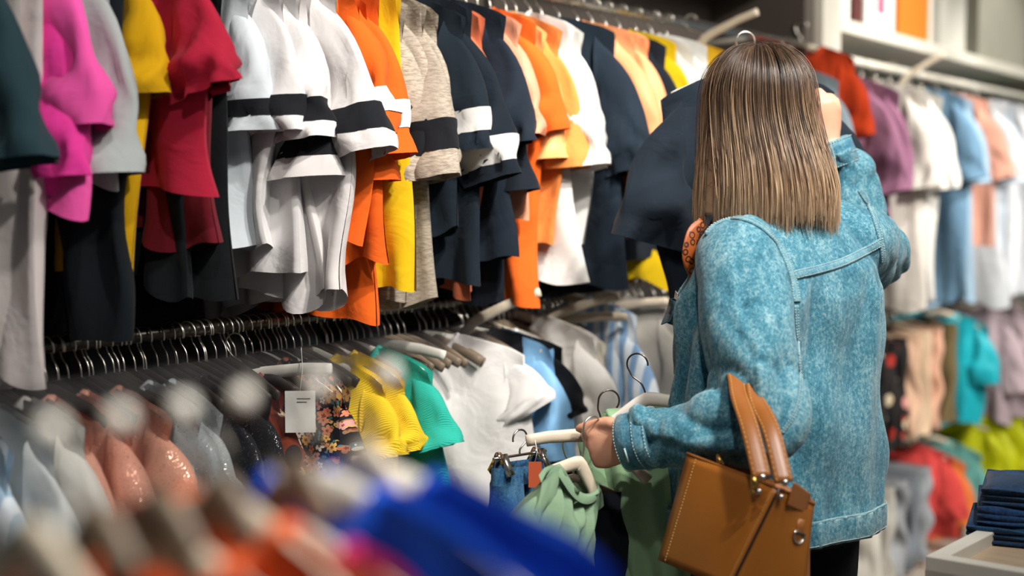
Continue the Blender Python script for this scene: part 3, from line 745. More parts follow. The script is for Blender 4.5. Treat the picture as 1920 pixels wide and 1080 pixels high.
# ------------------------------------------------------------------ the woman
# local frame: +x her right, +y the way she faces, z up; she faces the racks, turned from the camera
PL, PA = Vector((2.32, -.83, 0)), math.radians(-20)
person = thing('person', 'woman in a blue denim jacket seen from behind, holding clothes before the racks', 'person', PL, (0, 0, PA))
PM = Matrix.Translation(PL) @ Matrix.Rotation(PA, 4, 'Z'); PI_ = PM.inverted()
def loc_cam(px, py, d):
    """point of the frame at a depth -> her local frame"""
    return np.array(PI_ @ Vector(at(px, py, d)))

t = NT('skin'); M['skin'] = t.out(col=t.mix(t.noise(30, 3), srgb('#c98f74'), srgb('#d9a488')), rough=.5, nrm=t.bump(t.noise(180, 3), .12, .001), sub=.08)
M['trouser'] = fabric('#15171c'); M['top'] = fabric('#2a2c33')
DEN = denim('#97b6b9', '#3d7689', '#0e3146')
DEND = denim('#749aa2', '#316a82', '#0f3048', 'dark_denim_seam', 1.6)
M['thread'] = plain('pale_thread', '#a3b8ba', .8)

def cremesh(V, F, name, mat, vox, parent, sm=6, fac=.5):
    """one continuous skin round overlapping closed pieces"""
    o = mesh('tmp', V, F, None)
    r = o.modifiers.new('r', 'REMESH'); r.mode = 'VOXEL'; r.voxel_size = vox; r.adaptivity = 0
    s = o.modifiers.new('s', 'SMOOTH'); s.iterations = sm; s.factor = fac
    dg = bpy.context.evaluated_depsgraph_get(); dg.update()
    m = bpy.data.meshes.new_from_object(o.evaluated_get(dg))
    bpy.data.objects.remove(o, do_unlink=True)
    m.name = name
    for p in m.polygons: p.use_smooth = True
    m.materials.clear(); m.materials.append(mat)
    q = bpy.data.objects.new(name, m); C.objects.link(q); q.parent = parent
    return q

def bvh(o):
    return BVHTree.FromPolygons([v.co for v in o.data.vertices], [p.vertices for p in o.data.polygons])

Lsh, Lel, Lwr = np.array([-.138, -.035, 1.292]), np.array([-.196, -.131, 1.052]), np.array([-.300, .047, .997])
Rsh, Rel, Rwr = np.array([.160, -.015, 1.325]), np.array([.385, .150, 1.300]), np.array([.325, .194, 1.51])

# hands -------------------------------------------------------------
def hand(mb, W, d, n, u, curl, spread=1.0, thumb=None, sc=1.0):
    """palm and five fingers from the wrist W: d along the hand, n out of its back, u towards the thumb; curl in degrees for each joint"""
    d, n, u = [np.array(x, float) / np.linalg.norm(x) for x in (d, n, u)]
    P = [W - d * .03, W, W + d * .035 * sc, W + d * .07 * sc, W + d * .092 * sc]
    rw = np.array([.026, .027, .036, .041, .036]) * sc; th = np.array([.021, .019, .016, .0145, .012]) * sc
    ang = np.linspace(0, 2 * PI, 16, endpoint=False)
    mb.rings([[p + u * (r * math.cos(a)) + n * (h * math.sin(a)) for a in ang] for p, r, h in zip(P, rw, th)])
    for k in range(4):
        ofs = (.029, .010, -.010, -.028)[k] * sc; L = np.array([(.042, .027, .022), (.047, .030, .023), (.043, .028, .022), (.034, .021, .019)][k]) * sc
        p = W + d * (.086 - (.0, -.003, .0, .007)[k]) * sc + u * ofs; a = 0; pts = [p - d * .02, p]; f = d + u * ofs * 2.2 * spread
        f /= np.linalg.norm(f)
        for j in range(3):
            a += math.radians(curl[j] + k * 3); p = p + (f * math.cos(a) - n * math.sin(a)) * L[j]; pts.append(p)
        q = smooth_path(pts, 16)
        mb.tube(q, np.interp(np.linspace(0, 1, 16), [0, .3, .65, .95, 1], np.array([.0095, .0095, .0085, .0072, .005]) * sc), 10)
    tb = thumb if thumb is not None else ((.02, .03, .006), (.045, .048, .002), (.075, .052, -.004), (.098, .046, -.01))
    q = smooth_path([W + d * a * sc + u * b * sc + n * c2 * sc for a, b, c2 in tb], 16)
    mb.tube(q, np.interp(np.linspace(0, 1, 16), [0, .4, .9, 1], np.array([.0135, .0115, .0095, .006]) * sc), 10)

B = MB()
# trunk, neck, head
ang = np.linspace(0, 2 * PI, 24, endpoint=False)
tr = [(.86, 0, .155, .105), (.95, 0, .165, .112), (1.05, 0, .13, .095), (1.15, .0, .135, .10), (1.25, .0, .155, .105), (1.30, -.005, .15, .085), (1.36, -.005, .10, .06), (1.41, .0, .058, .052), (1.45, .02, .05, .052), (1.50, .035, .048, .052)]
B.rings([[(a * math.cos(q), cy + b * math.sin(q), z) for q in ang] for z, cy, a, b in tr])
HC = np.array([.0, .055, 1.572])
B.ell(HC + [0, -.005, .012], (.074, .092, .092)); B.ell(HC + [0, .03, -.035], (.058, .066, .075)); B.ell(HC + [0, .072, -.085], (.03, .028, .024))
B.ell(HC + [0, .1, -.022], (.011, .02, .014)); B.tube([HC + [0, .088, .012], HC + [0, .1, -.006], HC + [0, .112, -.024]], [.007, .009, .01], 10)
B.ell(HC + [0, .093, -.056], (.022, .009, .006)); B.ell(HC + [0, .092, -.066], (.019, .009, .006))
for s_ in (-1, 1):
    B.ell(HC + [s_ * .076, 0, -.008], (.01, .02, .03)); B.ell(HC + [s_ * .03, .083, .028], (.022, .01, .007))
# arms
B.tube(smooth_path([[-.10, -.01, 1.30], Lsh, (Lsh + Lel) / 2 + [-.005, -.01, 0], Lel, (Lel * .55 + Lwr * .45) + [0, 0, -.004], Lwr], 26), np.interp(np.linspace(0, 1, 26), [0, .2, .55, .62, .8, 1], [.05, .05, .042, .04, .036, .026]), 14)
B.tube(smooth_path([[.10, -.01, 1.32], Rsh, (Rsh + Rel) / 2, Rel, (Rel + Rwr) / 2, Rwr], 26), np.interp(np.linspace(0, 1, 26), [0, .2, .55, .62, .8, 1], [.05, .05, .042, .04, .036, .026]), 14)
dL = (Lwr - Lel) / np.linalg.norm(Lwr - Lel)
camdir = np.array(PI_.to_3x3() @ Vector((-.8192, -.5736, 0)))        # from her towards the camera
nL = camdir - dL * (camdir @ dL); uL = np.cross(nL, dL); uL = uL if uL[2] > 0 else -uL
hand(B, Lwr - dL * .012, dL, nL, uL, (70, 70, 45), .6, ((.015, .026, .004), (.04, .042, .002), (.072, .043, -.004), (.112, .040, -.010)), .95)
dR = np.array([-.22, -.06, .97]); nR = camdir - dR * (camdir @ dR) + np.array([.15, 0, 0]); uR = np.cross(nR, dR)
uR = uR if uR[0] < 0 else -uR
hand(B, Rwr + np.array([-.002, 0, -.004]), dR, nR, uR, (62, 65, 40), .8, None, 1.0)
# legs
for s_ in (-1, 1):
    B.tube(smooth_path([[s_ * .085, 0, .90], [s_ * .09, .0, .72], [s_ * .09, .01, .47], [s_ * .09, -.005, .28], [s_ * .09, -.02, .09]], 26), np.interp(np.linspace(0, 1, 26), [0, .25, .5, .7, 1], [.088, .078, .052, .05, .034]), 16)
    B.rings([[(s_ * .09 + a * math.cos(q), y, .005 + .5 * h + .5 * h * math.sin(q)) for q in ang] for y, a, h in ((-.07, .02, .05), (-.055, .032, .075), (0, .034, .085), (.07, .042, .055), (.13, .043, .04), (.17, .03, .03))])
body = cremesh(B.V, B.F, 'body', M['skin'], .0042, person, 5, .5)
for s_ in (-1, 1):
    e = MB().ell(HC + [s_ * .03, .084, .012], (.0125, .0095, .009), 16, 12).build('eye', M['white'], body)
    MB().ell(HC + [s_ * .03, .0925, .012], (.0055, .0022, .0055), 14, 8).build('iris', M['tan'], body)

# trousers and shoes
Tm = MB()
Tm.rings([[(a * math.cos(q), b * math.sin(q), z) for q in ang] for z, a, b in ((.80, .168, .115), (.88, .17, .12), (.98, .155, .108), (1.0, .15, .1))])
for s_ in (-1, 1):
    Tm.tube(smooth_path([[s_ * .085, 0, .90], [s_ * .088, .0, .72], [s_ * .09, .008, .47], [s_ * .09, -.005, .28], [s_ * .09, -.015, .10]], 26), np.interp(np.linspace(0, 1, 26), [0, .25, .5, .7, 1], [.094, .086, .062, .06, .05]), 18)
cremesh(Tm.V, Tm.F, 'trousers', M['trouser'], .008, person, 4)
for s_ in (-1, 1):
    sh = MB().rings([[(s_ * .09 + a * math.cos(q), y, .002 + .5 * h + .5 * h * math.sin(q)) for q in ang] for y, a, h in ((-.085, .022, .06), (-.07, .037, .09), (0, .04, .10), (.07, .048, .07), (.14, .048, .05), (.185, .03, .035))])
    sh.build('shoe', M['black'], person)

# ------------------------------------------------------------------ denim jacket
J = MB()
n = 72; th = np.linspace(0, 2 * PI, n, endpoint=False)
rj = random.Random(3)
w1, w2 = Waves(rj, 5, (3, 7), (2, 7)), Waves(rj, 5, (7, 14), (1, 5))
R = []
prof = [(.822, .0, .203, .148), (.86, .0, .205, .150), (.95, .0, .203, .150), (1.06, -.002, .197, .146), (1.16, -.004, .196, .142), (1.24, -.008, .192, .136), (1.285, -.012, .180, .122), (1.322, -.014, .152, .100), (1.358, -.010, .122, .080), (1.392, -.004, .094, .066), (1.412, 0, .075, .058)]
pz = np.array(prof)
for z in np.concatenate([np.linspace(.822, 1.28, 60), np.linspace(1.285, 1.412, 20)]):
    cy, a, b = [np.interp(z, pz[:, 0], pz[:, k]) for k in (1, 2, 3)]
    v = (1.28 - z) / .46
    k = .009 * sstep(0, .3, v) * w1(th, np.array(v * 2.2)) + .009 * sstep(0, .12, v) * (w2(th, np.array(v * 2))) * (1 - .4 * v)
    gather = .005 * np.sin(th * 22 + 2 * w1(th, np.array(v))) * np.exp(-((z - 1.235) / .035) ** 2)
    puck = .004 * np.sin(th * 34 + 3 * w2(th, np.array(0.))) * np.exp(-((z - .87) / .02) ** 2)
    ex = .86
    c_, s_ = np.sign(np.cos(th)) * np.abs(np.cos(th)) ** ex, np.sign(np.sin(th)) * np.abs(np.sin(th)) ** ex
    rr = 1 + (k + gather + puck) / .15
    valley = -.008 * np.exp(-((th - 1.5 * PI) / .35) ** 2) * sstep(.95, 1.1, z) * (1 - sstep(1.3, 1.38, z))
    R.append(np.stack([a * c_ * rr, cy + b * s_ * rr - valley, z + .09 * a * c_ * (1 - sstep(.82, 1.05, z))], 1))
J.rings(np.array(R))
def sleeve(path, rad, flat, seed, bend, amp=.006):
    rg = random.Random(seed); P = smooth_path(path, 74); t_ = np.linspace(0, 1, 74)
    r = np.interp(t_, rad[0], rad[1]); R = tube_rings(P, r, 48, up=(0, 0, 1), flat=flat)
    c = P[:, None, :]; off = R - c; a = np.linspace(0, 2 * PI, 48, endpoint=False)
    ww, wx = Waves(rg, 6, (1, 3), (8, 22)), Waves(rg, 5, (1, 4), (16, 40), 1.4)
    A, TT = np.meshgrid(a, t_)
    # folds crowd round the bend
    k = amp * (.4 + .7 * np.exp(-((TT - bend) / .16) ** 2) + .6 * sstep(.82, .95, TT)) * ww(A, TT) + .45 * amp * (.2 + np.exp(-((TT - bend) / .13) ** 2) + .8 * sstep(.85, .95, TT)) * wx(A, TT) - .5 * amp * crease(wx(A + .7, TT * .9)) * (.3 + .8 * np.exp(-((TT - bend) / .2) ** 2) + .5 * sstep(.8, .95, TT)) * sstep(.08, .25, TT)
    return c + off * (1 + k / r[:, None])[:, :, None]
J.rings(sleeve([[-.085, -.01, 1.305], Lsh + [.006, 0, .0], Lsh + [-.024, -.045, -.09], (Lsh + Lel) / 2 + [-.008, -.04, -.045], Lel + [0, -.008, .0], (Lel * .68 + Lwr * .32) + [-.012, .0, -.016], (Lel * .3 + Lwr * .7), Lwr - dL * .018],
        ([0, .12, .3, .5, .62, .8, .95, 1], [.060, .075, .077, .070, .058, .053, .048, .043]), 1.0, 4, .58, .015))
dRf = (Rwr - Rel) / np.linalg.norm(Rwr - Rel)
J.rings(sleeve([[.085, -.01, 1.315], Rsh, (Rsh + Rel) / 2 + [0, -.005, -.008], Rel + [.006, -.004, -.014], (Rel * .6 + Rwr * .4) + [.012, 0, 0], Rwr - dRf * .02],
        ([0, .15, .45, .62, .85, 1], [.06, .076, .074, .070, .057, .046]), 1.0, 9, .60, .014))
jacket = cremesh(J.V, J.F, 'denim_jacket', DEN, .004, person, 2, .5)
JB = bvh(jacket)

def snap(o, d, lift=.001):
    h = JB.ray_cast(Vector(o), Vector(d).normalized(), 1.0)
    return (np.array(h[0]) + np.array(h[1]) * lift, np.array(h[1])) if h[0] is not None else None
def seam_pts(hits, n=60):
    hits = [h for h in hits if h is not None]
    P = smooth_path([h[0] for h in hits], n); P[1:-1] = (P[:-2] + 2 * P[1:-1] + P[2:]) / 4
    N = np.array([np.interp(np.linspace(0, 1, n), np.linspace(0, 1, len(hits)), [h[1][k] for h in hits]) for k in range(3)]).T
    return P, N
def seam(name, hits, width, thick=.0045, mat=None, stitches=(-.36, .36), n=90, parent=None):
    P, N = seam_pts(hits, n)
    s = MB().rings(ribbon(P, N, width, thick)).build(name, mat or DEND, parent or jacket)
    if stitches:
        T = np.gradient(P, axis=0); T /= np.linalg.norm(T, axis=1)[:, None]; W = np.cross(T, N)
        ln = np.concatenate([[0], np.cumsum(np.linalg.norm(np.diff(P, axis=0), axis=1))]); B = MB()
        for e in stitches:
            q = P + W * width * e + N * (thick * .5 + .0002)
            for s0 in np.arange(.002, ln[-1] - .004, .0046):
                a, b = [np.array([np.interp(x, ln, q[:, k]) for k in range(3)]) for x in (s0, s0 + .0032)]
                nn = np.array([np.interp(s0, ln, N[:, k]) for k in range(3)])
                B.tube([a, (a + b) / 2 + nn * .0005, b], .0006, 5)
        B.build('stitching', M['thread'], s if parent is None or parent is jacket and False else s)
    return s
cp = np.array(PI_ @ CAM)
def traced(pts, n=26):
    """points of the frame, densely joined, laid on the jacket"""
    return [from_cam(*p[:2]) for p in smooth_path([(x, y, 0) for x, y in pts], n)]
def from_cam(px, py, lift=.001):
    """the jacket's surface behind a point of the frame"""
    d = loc_cam(px, py, 1.0) - cp
    h = JB.ray_cast(Vector(cp), Vector(d).normalized(), 6)
    return (np.array(h[0]) + np.array(h[1]) * lift, np.array(h[1])) if h[0] is not None else None
# jacket seams, cuffs, band, pocket
seam('yoke_seam', traced(((1490, 516), (1515, 510), (1545, 503), (1580, 492), (1615, 475), (1645, 458), (1654, 453))), .016)
seam('armhole_seam', traced(((1324, 440), (1345, 420), (1385, 410), (1425, 425), (1460, 460), (1480, 500), (1490, 540), (1494, 566))), .013)
seam('sleeve_seam', traced(((1493, 572), (1494, 620), (1498, 680), (1500, 730), (1490, 775), (1466, 812))), .007, .002)
seam('armhole_seam', traced(((1612, 356), (1632, 392), (1645, 430), (1652, 466), (1654, 492))), .011)
def ring_hits(z, n=96, c=(0, 0)):
    out = []
    for a in np.linspace(0, 2 * PI, n, endpoint=False):
        d = np.array([math.cos(a), math.sin(a), 0]); o = np.array([c[0], c[1], z])
        # from inside outwards: the trunk's own wall, not the arms
        h = JB.ray_cast(Vector(o), Vector(d), 1.0)
        out.append((np.array(h[0]), d) if h[0] is not None else None)
    return out
hb = [h for h in ring_hits(.845) if h]
P = np.array([h[0] for h in hb]); Nn = np.array([h[1] for h in hb])
k = 4
P2 = np.array([P[i] for i in range(len(P))]); 
rows = []
rp = random.Random(8); pw = Waves(rp, 5, (20, 46), (0, 1)); aa = np.linspace(0, 2 * PI, len(P))
for dz, lift in ((-.024, .001), (-.025, .005), (-.02, .0068), (-.008, .0075), (.004, .0075), (.016, .0068), (.020, .006), (.021, .0012)):
    rows.append(P2 + Nn * (lift + (.0042 * pw(aa, np.array(0.)) if lift > .004 else 0))[:, None] + [0, 0, dz] if False else P2 + Nn * (np.full(len(P), lift) + (.0042 * pw(aa, np.array(0.)) if lift > .004 else 0))[:, None] + np.array([0, 0, dz]))
V = np.vstack(rows); F = gfaces(len(rows), len(P), True) 
mesh('hem_band', V, F, DEN, jacket)
for z, wd in ((.867, .004), (.825, .003)):
    q = P2 + Nn * .0078 + np.array([0, 0, z - .845]); B = MB()
    for i in range(len(q)):
        a, b = q[i], q[(i + 1) % len(q)]
        for f in (0, .25, .5, .75):
            B.tube([a + (b - a) * f, a + (b - a) * (f + .17)], .0007, 5)
    B.build('hem_stitching', M['thread'], jacket)
def cuff(Wp, d, r0, r1, ln, seed):
    rg = random.Random(seed); P = np.array([Wp - d * ln, Wp - d * (ln - .003), Wp - d * ln * .6, Wp - d * ln * .3, Wp - d * .003, Wp, Wp - d * .006])
    rr = np.array([r0 - .004, r0 + .001, (r0 * .6 + r1 * .4) + .002, r1 + .002, r1 + .002, r1 - .001, r1 - .006])
    R = tube_rings(P, rr, 56, up=(0, 0, 1)); wv = Waves(rg, 5, (3, 12), (1, 3)); A = np.linspace(0, 2 * PI, 56, endpoint=False)
    c = P[:, None, :]
    R = c + (R - c) * (1 + .03 * wv(A[None, :], np.arange(7)[:, None] * .6))[:, :, None]
    o = MB().rings(R, caps=False).build('cuff', DEND, jacket)
    T, N, Bn = frames(P, (0, 0, 1))
    for j, off in ((1, .0012), (4, .0008), (2, .0006)):
        B = MB(); ring = R[j] + (R[j] - P[j]) * .03
        for i in range(56):
            a, b = ring[i], ring[(i + 1) % 56]
            B.tube([a + (b - a) * .1, a + (b - a) * .75], .0007, 5)
        B.build('stitching', M['thread'], o)
    return o, R
cL, RL = cuff(Lwr + dL * .012, dL, .050, .046, .060, 3)
cR, RR = cuff(Rwr + dRf * .004, dRf, .050, .047, .055, 4)
# button hole and button of the near cuff
i = int(np.argmax((RL[3] - Lwr) @ camdir)); p = RL[3][i] + camdir * .002
MB().tube([p + np.array([0, 0, .012]) * 0 - uL * .004, p - uL * .03], .0016, 6).build('button_hole', M['thread'], cL)
p = RL[3][(i + 6) % 56] + (RL[3][(i + 6) % 56] - Lwr) * .05
# collar
R = []
for z, a, b, l in ((1.395, .088, .074, 0), (1.412, .080, .068, .0), (1.432, .078, .066, 0), (1.436, .082, .070, 0), (1.42, .088, .075, 0), (1.392, .100, .082, 0), (1.386, .097, .08, 0)):
    R.append([(a * math.cos(q), .002 + b * math.sin(q), z - .012 * (1 + math.sin(q)) / 2) for q in np.linspace(0, 2 * PI, 48, endpoint=False)])
MB().rings(R, caps=False).build('collar', DEN, jacket)
# chest pocket with its pointed flap and a small woven tag
def front(x, z, lift=.004):
    return snap((x, .6, z), (0, -1, 0), lift)
def patch(name, pts, mat, lift, thick, nx=9, nz=9, tip=0.0, par=None):
    """a piece of cloth lying on the jacket's front: pts = x0, x1, z_top, z_bottom"""
    x0, x1, zt, zb = pts; G = []
    for j in range(nz):
        for i in range(nx):
            u = i / (nx - 1); x = x0 + (x1 - x0) * u; dep = (zt - zb) * (1 + tip * (1 - abs(2 * u - 1)) - tip * .5); z = zt - dep * j / (nz - 1)
            h = front(x, z, lift + .012 * (j / (nz - 1)) ** 2 * (tip > 0)); G.append(h[0] if h is not None else (x, .14, z))
    G = np.array(G); V = np.vstack([G, G - np.array([0, thick, 0])]); N = nx * nz
    F = gfaces(nz, nx, flip=True) + gfaces(nz, nx, off=N)
    rim = [j * nx for j in range(nz)] + [(nz - 1) * nx + i for i in range(1, nx)] + [j * nx + nx - 1 for j in range(nz - 2, -1, -1)] + [i for i in range(nx - 2, 0, -1)]
    for a, b in zip(rim, rim[1:] + rim[:1]): F.append((a, b, b + N, a + N))
    return mesh(name, V, F, mat, par or jacket)
for sx in (-1, 1):
    po = patch('chest_pocket', tuple(sx * q for q in (.155, .05)) + (1.215, 1.09), DEN, .004, .003)
    fl = patch('pocket_flap', tuple(sx * q for q in (.158, .047)) + (1.225, 1.175), DEND, .018, .004, tip=.6)
    h = front(sx * .1, 1.18, .018); MB().ell(h[0], (.008, .004, .008), 14, 8).build('metal_button', M['chrome'], fl)
patch('woven_tag', (-.165, -.14, 1.238, 1.226), M['card'], .012, .002, 3, 3)
for k in range(6):
    h = front(.0, .86 + k * .085, .006); MB().ell(h[0], (.009, .005, .009), 14, 8).build('metal_button', M['chrome'], jacket)
patch('button_placket', (-.02, .02, 1.36, .83), DEND, .003, .003, 4, 40)

# scarf
t = NT('orange_patterned_silk'); vo = t.voro(70); 
M['scarf'] = t.out(col=t.mix(t.math('LESS_THAN', t.math('ABSOLUTE', t.math('SUBTRACT', vo.outputs['Distance'], .35)), .09), t.mix(t.noise(20), srgb('#86401a'), srgb('#a9571e')), srgb('#3a1d14')), rough=.5)
Sc = MB(); rs = random.Random(2); wv = Waves(rs, 5, (2, 6), (3, 8))
q = np.linspace(0, 2 * PI, 49)
P = np.stack([.070 * np.cos(q), .012 + .066 * np.sin(q), 1.425 - .03 * (1 + np.sin(q)) / 2], 1)
R = tube_rings(P[:-1], .022, 16, (0, 0, 1), .6)
Sc.add(R.reshape(-1, 3), gfaces(48, 16, True) + [(47 * 16 + j, j, (j + 1) % 16, 47 * 16 + (j + 1) % 16) for j in range(16)])
for sx, zl in ((-.075, 1.26), (-.03, 1.22), (.03, 1.25)):
    pts = [front(sx * .8, z, .02) for z in np.linspace(1.37, zl, 10)]
    P = smooth_path([[sx * .8, .07, 1.40]] + [p[0] for p in pts if p], 24)
    R = tube_rings(P, np.interp(np.linspace(0, 1, 24), [0, .5, 1], [.018, .034, .012]), 24, (1, 0, 0), .35)
    c = P[:, None, :]; A = np.linspace(0, 2 * PI, 24, endpoint=False)
    Sc.rings(c + (R - c) * (1 + .25 * wv(A[None, :], np.linspace(0, 1, 24)[:, None]))[:, :, None])
P = smooth_path([loc_cam(*q) for q in ((1318, 418, 2.44), (1299, 440, 2.43), (1293, 475, 2.43), (1302, 512, 2.45), (1316, 540, 2.48))], 24)
R = tube_rings(P, np.interp(np.linspace(0, 1, 24), [0, .5, 1], [.010, .019, .005]), 24, (1, 0, 0), .3)
c = P[:, None, :]; A = np.linspace(0, 2 * PI, 24, endpoint=False)
Sc.rings(c + (R - c) * (1 + .25 * wv(A[None, :] + 1, np.linspace(0, 1, 24)[:, None]))[:, :, None])
Sc.build('scarf', M['scarf'], person)

# ------------------------------------------------------------------ hair
t = NT('brown_hair')
g = t.n('ShaderNodeSeparateXYZ'); t.set(g.inputs[0], t.coord())
zz = t.math('DIVIDE', t.math('SUBTRACT', g.outputs[2], 1.36), .33)
at_ = t.n('ShaderNodeAttribute', attribute_name='tone')
stk = t.noise(120, 3, .6, 0, t.scale(t.coord(), (1, 1, .04)))
f = t.math('ADD', zz, t.math('MULTIPLY', t.math('SUBTRACT', at_.outputs['Fac'], .5), .85))
f = t.math('ADD', f, t.math('MULTIPLY', t.math('SUBTRACT', stk, .5), .5))
colr = t.ramp(f, [(-.0, srgb('#bda284')), (.22, srgb('#987b5d')), (.52, srgb('#644d3c')), (.9, srgb('#34291f'))])
M['hair'] = t.out(col=colr, rough=.36, spec=.55, aniso=.5)
rh = random.Random(11)
HO = np.array([-.013, .048])                    # axis of the head in plan
def hair_pt(psi, v, lay, flick):
    """psi round the head from the face (0 = straight ahead, pi = back); v 0 at the crown, 1 at the tips; lay 0 inside, 1 outside"""
    ex, ey = .079 + .009 * lay, .097 + .009 * lay
    topz, eq = 1.668 + .009 * lay, 1.575
    s_, c_ = math.sin(psi), math.cos(psi)
    if v < .36:
        q = (v / .36) * PI / 2; k = math.sin(q) ** .85; z = eq + (topz - eq) * math.cos(q) ** 1.0
    else:
        u = (v - .36) / .64; k = 1 + .22 * sstep(0, 1.0, u) * (.55 + .45 * lay) + .03 * math.sin(u * 3); z = eq - u * (.212 + flick * .012)
    x = ex * s_ * k; y = ey * c_ * k
    # hair lies back over the shoulders and behind the face
    if v > .3:
        y -= .035 * sstep(.3, .9, v) * (1 if c_ < .3 else .3)
    return np.array([HO[0] + x, HO[1] + y, z])
N_PSI, N_V = 90, 40
ps = np.linspace(math.radians(52), 2 * PI - math.radians(52), N_PSI)
hw1 = Waves(rh, 8, (6, 40), (0, 2))
def shell(lay, shrink):
    rows = []
    for v in np.linspace(.02, .955, N_V):
        rows.append([hair_pt(p_, v, lay, .25 * math.sin(p_ * 9)) + .0022 * v * float(hw1(p_ * 2.2, np.array(v))) * np.array([math.sin(p_), math.cos(p_), 0]) for p_ in ps])
    return np.array(rows)
o_, i_ = shell(.55, 0), shell(-.6, 0)
V = np.vstack([o_.reshape(-1, 3), i_.reshape(-1, 3)]); N = N_PSI * N_V
F = gfaces(N_V, N_PSI) + gfaces(N_V, N_PSI, off=N, flip=True)
for j in range(N_PSI - 1): F.append(((N_V - 1) * N_PSI + j, (N_V - 1) * N_PSI + j + 1, N + (N_V - 1) * N_PSI + j + 1, N + (N_V - 1) * N_PSI + j)); F.append((j + 1, j, N + j, N + j + 1))
for i in range(N_V - 1):
    for j in (0, N_PSI - 1): F.append((i * N_PSI + j, (i + 1) * N_PSI + j, N + (i + 1) * N_PSI + j, N + i * N_PSI + j))
hair = mesh('hair', V, F, M['hair'], person)
a0 = hair.data.attributes.new('tone', 'FLOAT', 'POINT'); a0.data.foreach_set('value', [.4] * len(V))
SV, SF, ST = [], [], []
NS = 4800; K = 22
for k in range(NS):
    psi = rh.uniform(math.radians(40), 2 * PI - math.radians(40)); lay = rh.uniform(.35, 1.0); tone = rh.random() ** 1.2
    fl = rh.gauss(0, .8) - 1.6 * (rh.random() < .12) ; ln = rh.choice((1, 1, 1, .985, .97, .95, rh.uniform(.7, .95), rh.uniform(.95, 1.03))) + .025 * math.sin(psi * 5 + 1) + .015 * math.sin(psi * 17); v0 = rh.uniform(.01, .10)
    # hairs gather in locks
    lk = round(psi * 13) / 13; amp = rh.uniform(0, .7); ph = rh.uniform(0, 6.28); fq = rh.uniform(2, 5); rad = rh.uniform(.00032, .0006)
    stray = rh.random() < .05; so = rh.uniform(.004, .013) if stray else 0
    pts = []
    for i, v in enumerate(np.linspace(v0, ln, K)):
        p_ = psi * (1 - amp * v * .8) + lk * amp * v * .8 + .012 * v * math.sin(fq * v + ph)
        p = hair_pt(p_, v, lay, fl * v); d = np.array([math.sin(p_), math.cos(p_), 0])
        p = p + d * (.0015 * math.sin(ph + fq * 2 * v) + so * math.sin(PI * min(1, v * 1.2))) + (np.array([0, 0, so * .5]) * (v < .3))
        pts.append(p)
    r = np.interp(np.linspace(0, 1, K), [0, .1, .8, 1], [rad * .6, rad, rad, rad * .3])
    if not stray and rh.random() < .25: r = r * 1.8
    R = tube_rings(pts, r, 3); b = len(SV)
    SV.extend(R.reshape(-1, 3).tolist()); SF.extend(gfaces(K, 3, True, b)); ST.extend([tone] * (3 * K))
st_ = mesh('hair_strands', SV, SF, M['hair'], hair)
a1 = st_.data.attributes.new('tone', 'FLOAT', 'POINT'); a1.data.foreach_set('value', ST)
st_['kind'] = 'stuff'
# ------------------------------------------------------------------ handbag on the forearm
t = NT('tan_leather'); n1 = t.noise(260, 3); M['leather'] = t.out(col=t.mix(t.noise(7, 2), srgb('#8a5016'), srgb('#a0621f')), rough=.42, nrm=t.bump(n1, .12, .001), spec=.45)
t = NT('strap_leather'); M['strap'] = t.out(col=t.mix(t.noise(9, 2), srgb('#7d4a1e'), srgb('#955a26')), rough=.36, nrm=t.bump(t.noise(240, 3), .1, .001), spec=.5)
M['edge'] = plain('black_edge_paint', '#1c120c', .4)
M['tstitch'] = plain('tan_thread', '#c69a5a', .7)
M['lining'] = plain('dark_lining', '#2a1a10', .8)
TL, TM, TR = at(1288, 850, 2.27), at(1462, 916, 2.10), at(1527, 945, 2.16)
BL, BM, BR = at(1233, 1050, 2.27), at(1368, 1105, 2.10), at(1506, 1130, 2.15)
ax = (TM - TL); ax /= np.linalg.norm(ax); dn = (BL - TL) - ax * ((BL - TL) @ ax); dn /= np.linalg.norm(dn)
bk = np.cross(ax, dn); bk = bk if bk @ (TL - np.array(CAM)) > 0 else -bk      # from the front panel towards the back one
bag = thing('handbag', 'tan leather handbag with two handles hanging from the forearm', 'handbag', tuple((BL + BM) / 2), (0, 0, 0))
bo = (BL + BM) / 2
BTL, BTR, BBL, BBR = TL + bk * .085 + ax * .03, TR + bk * .05 - ax * .055, BL + bk * .12 + ax * .02, BR + bk * .07 - ax * .05
def quad(name, a, b, c, d, th, mat, nn, bulge=0.0, par=None, k=14):
    """a leather panel a-b-c-d, a little bulged, with thickness"""
    G = []
    for v in np.linspace(0, 1, k):
        for u in np.linspace(0, 1, k):
            p = (a * (1 - u) + b * u) * (1 - v) + (d * (1 - u) + c * u) * v
            G.append(p + nn * bulge * (4 * u * (1 - u)) * (.3 + .7 * math.sin(PI * v)) - bo)
    G = np.array(G); N = k * k; V = np.vstack([G, G - nn * th])
    F = gfaces(k, k, flip=True) + gfaces(k, k, off=N)
    rim = [i for i in range(k)] + [i * k + k - 1 for i in range(1, k)] + [(k - 1) * k + i for i in range(k - 2, -1, -1)] + [i * k for i in range(k - 2, 0, -1)]
    for p, q in zip(rim, rim[1:] + rim[:1]): F.append((p, q, q + N, p + N))
    return mesh(name, V, F, mat, par or bag)
nb = -bk
sidn = np.cross(TR - TM, BM - TM); sidn /= np.linalg.norm(sidn); sidn = sidn if sidn @ (np.array(CAM) - TM) > 0 else -sidn
fp = quad('front_panel', TL, TM, BM, BL, .004, M['leather'], nb, .006)
gp = quad('side_wing', TM, TR, BR, BM, .004, M['leather'], sidn, .004)
quad('back_panel', BTL, BTR, BBR, BBL, .004, M['leather'], bk, .004)
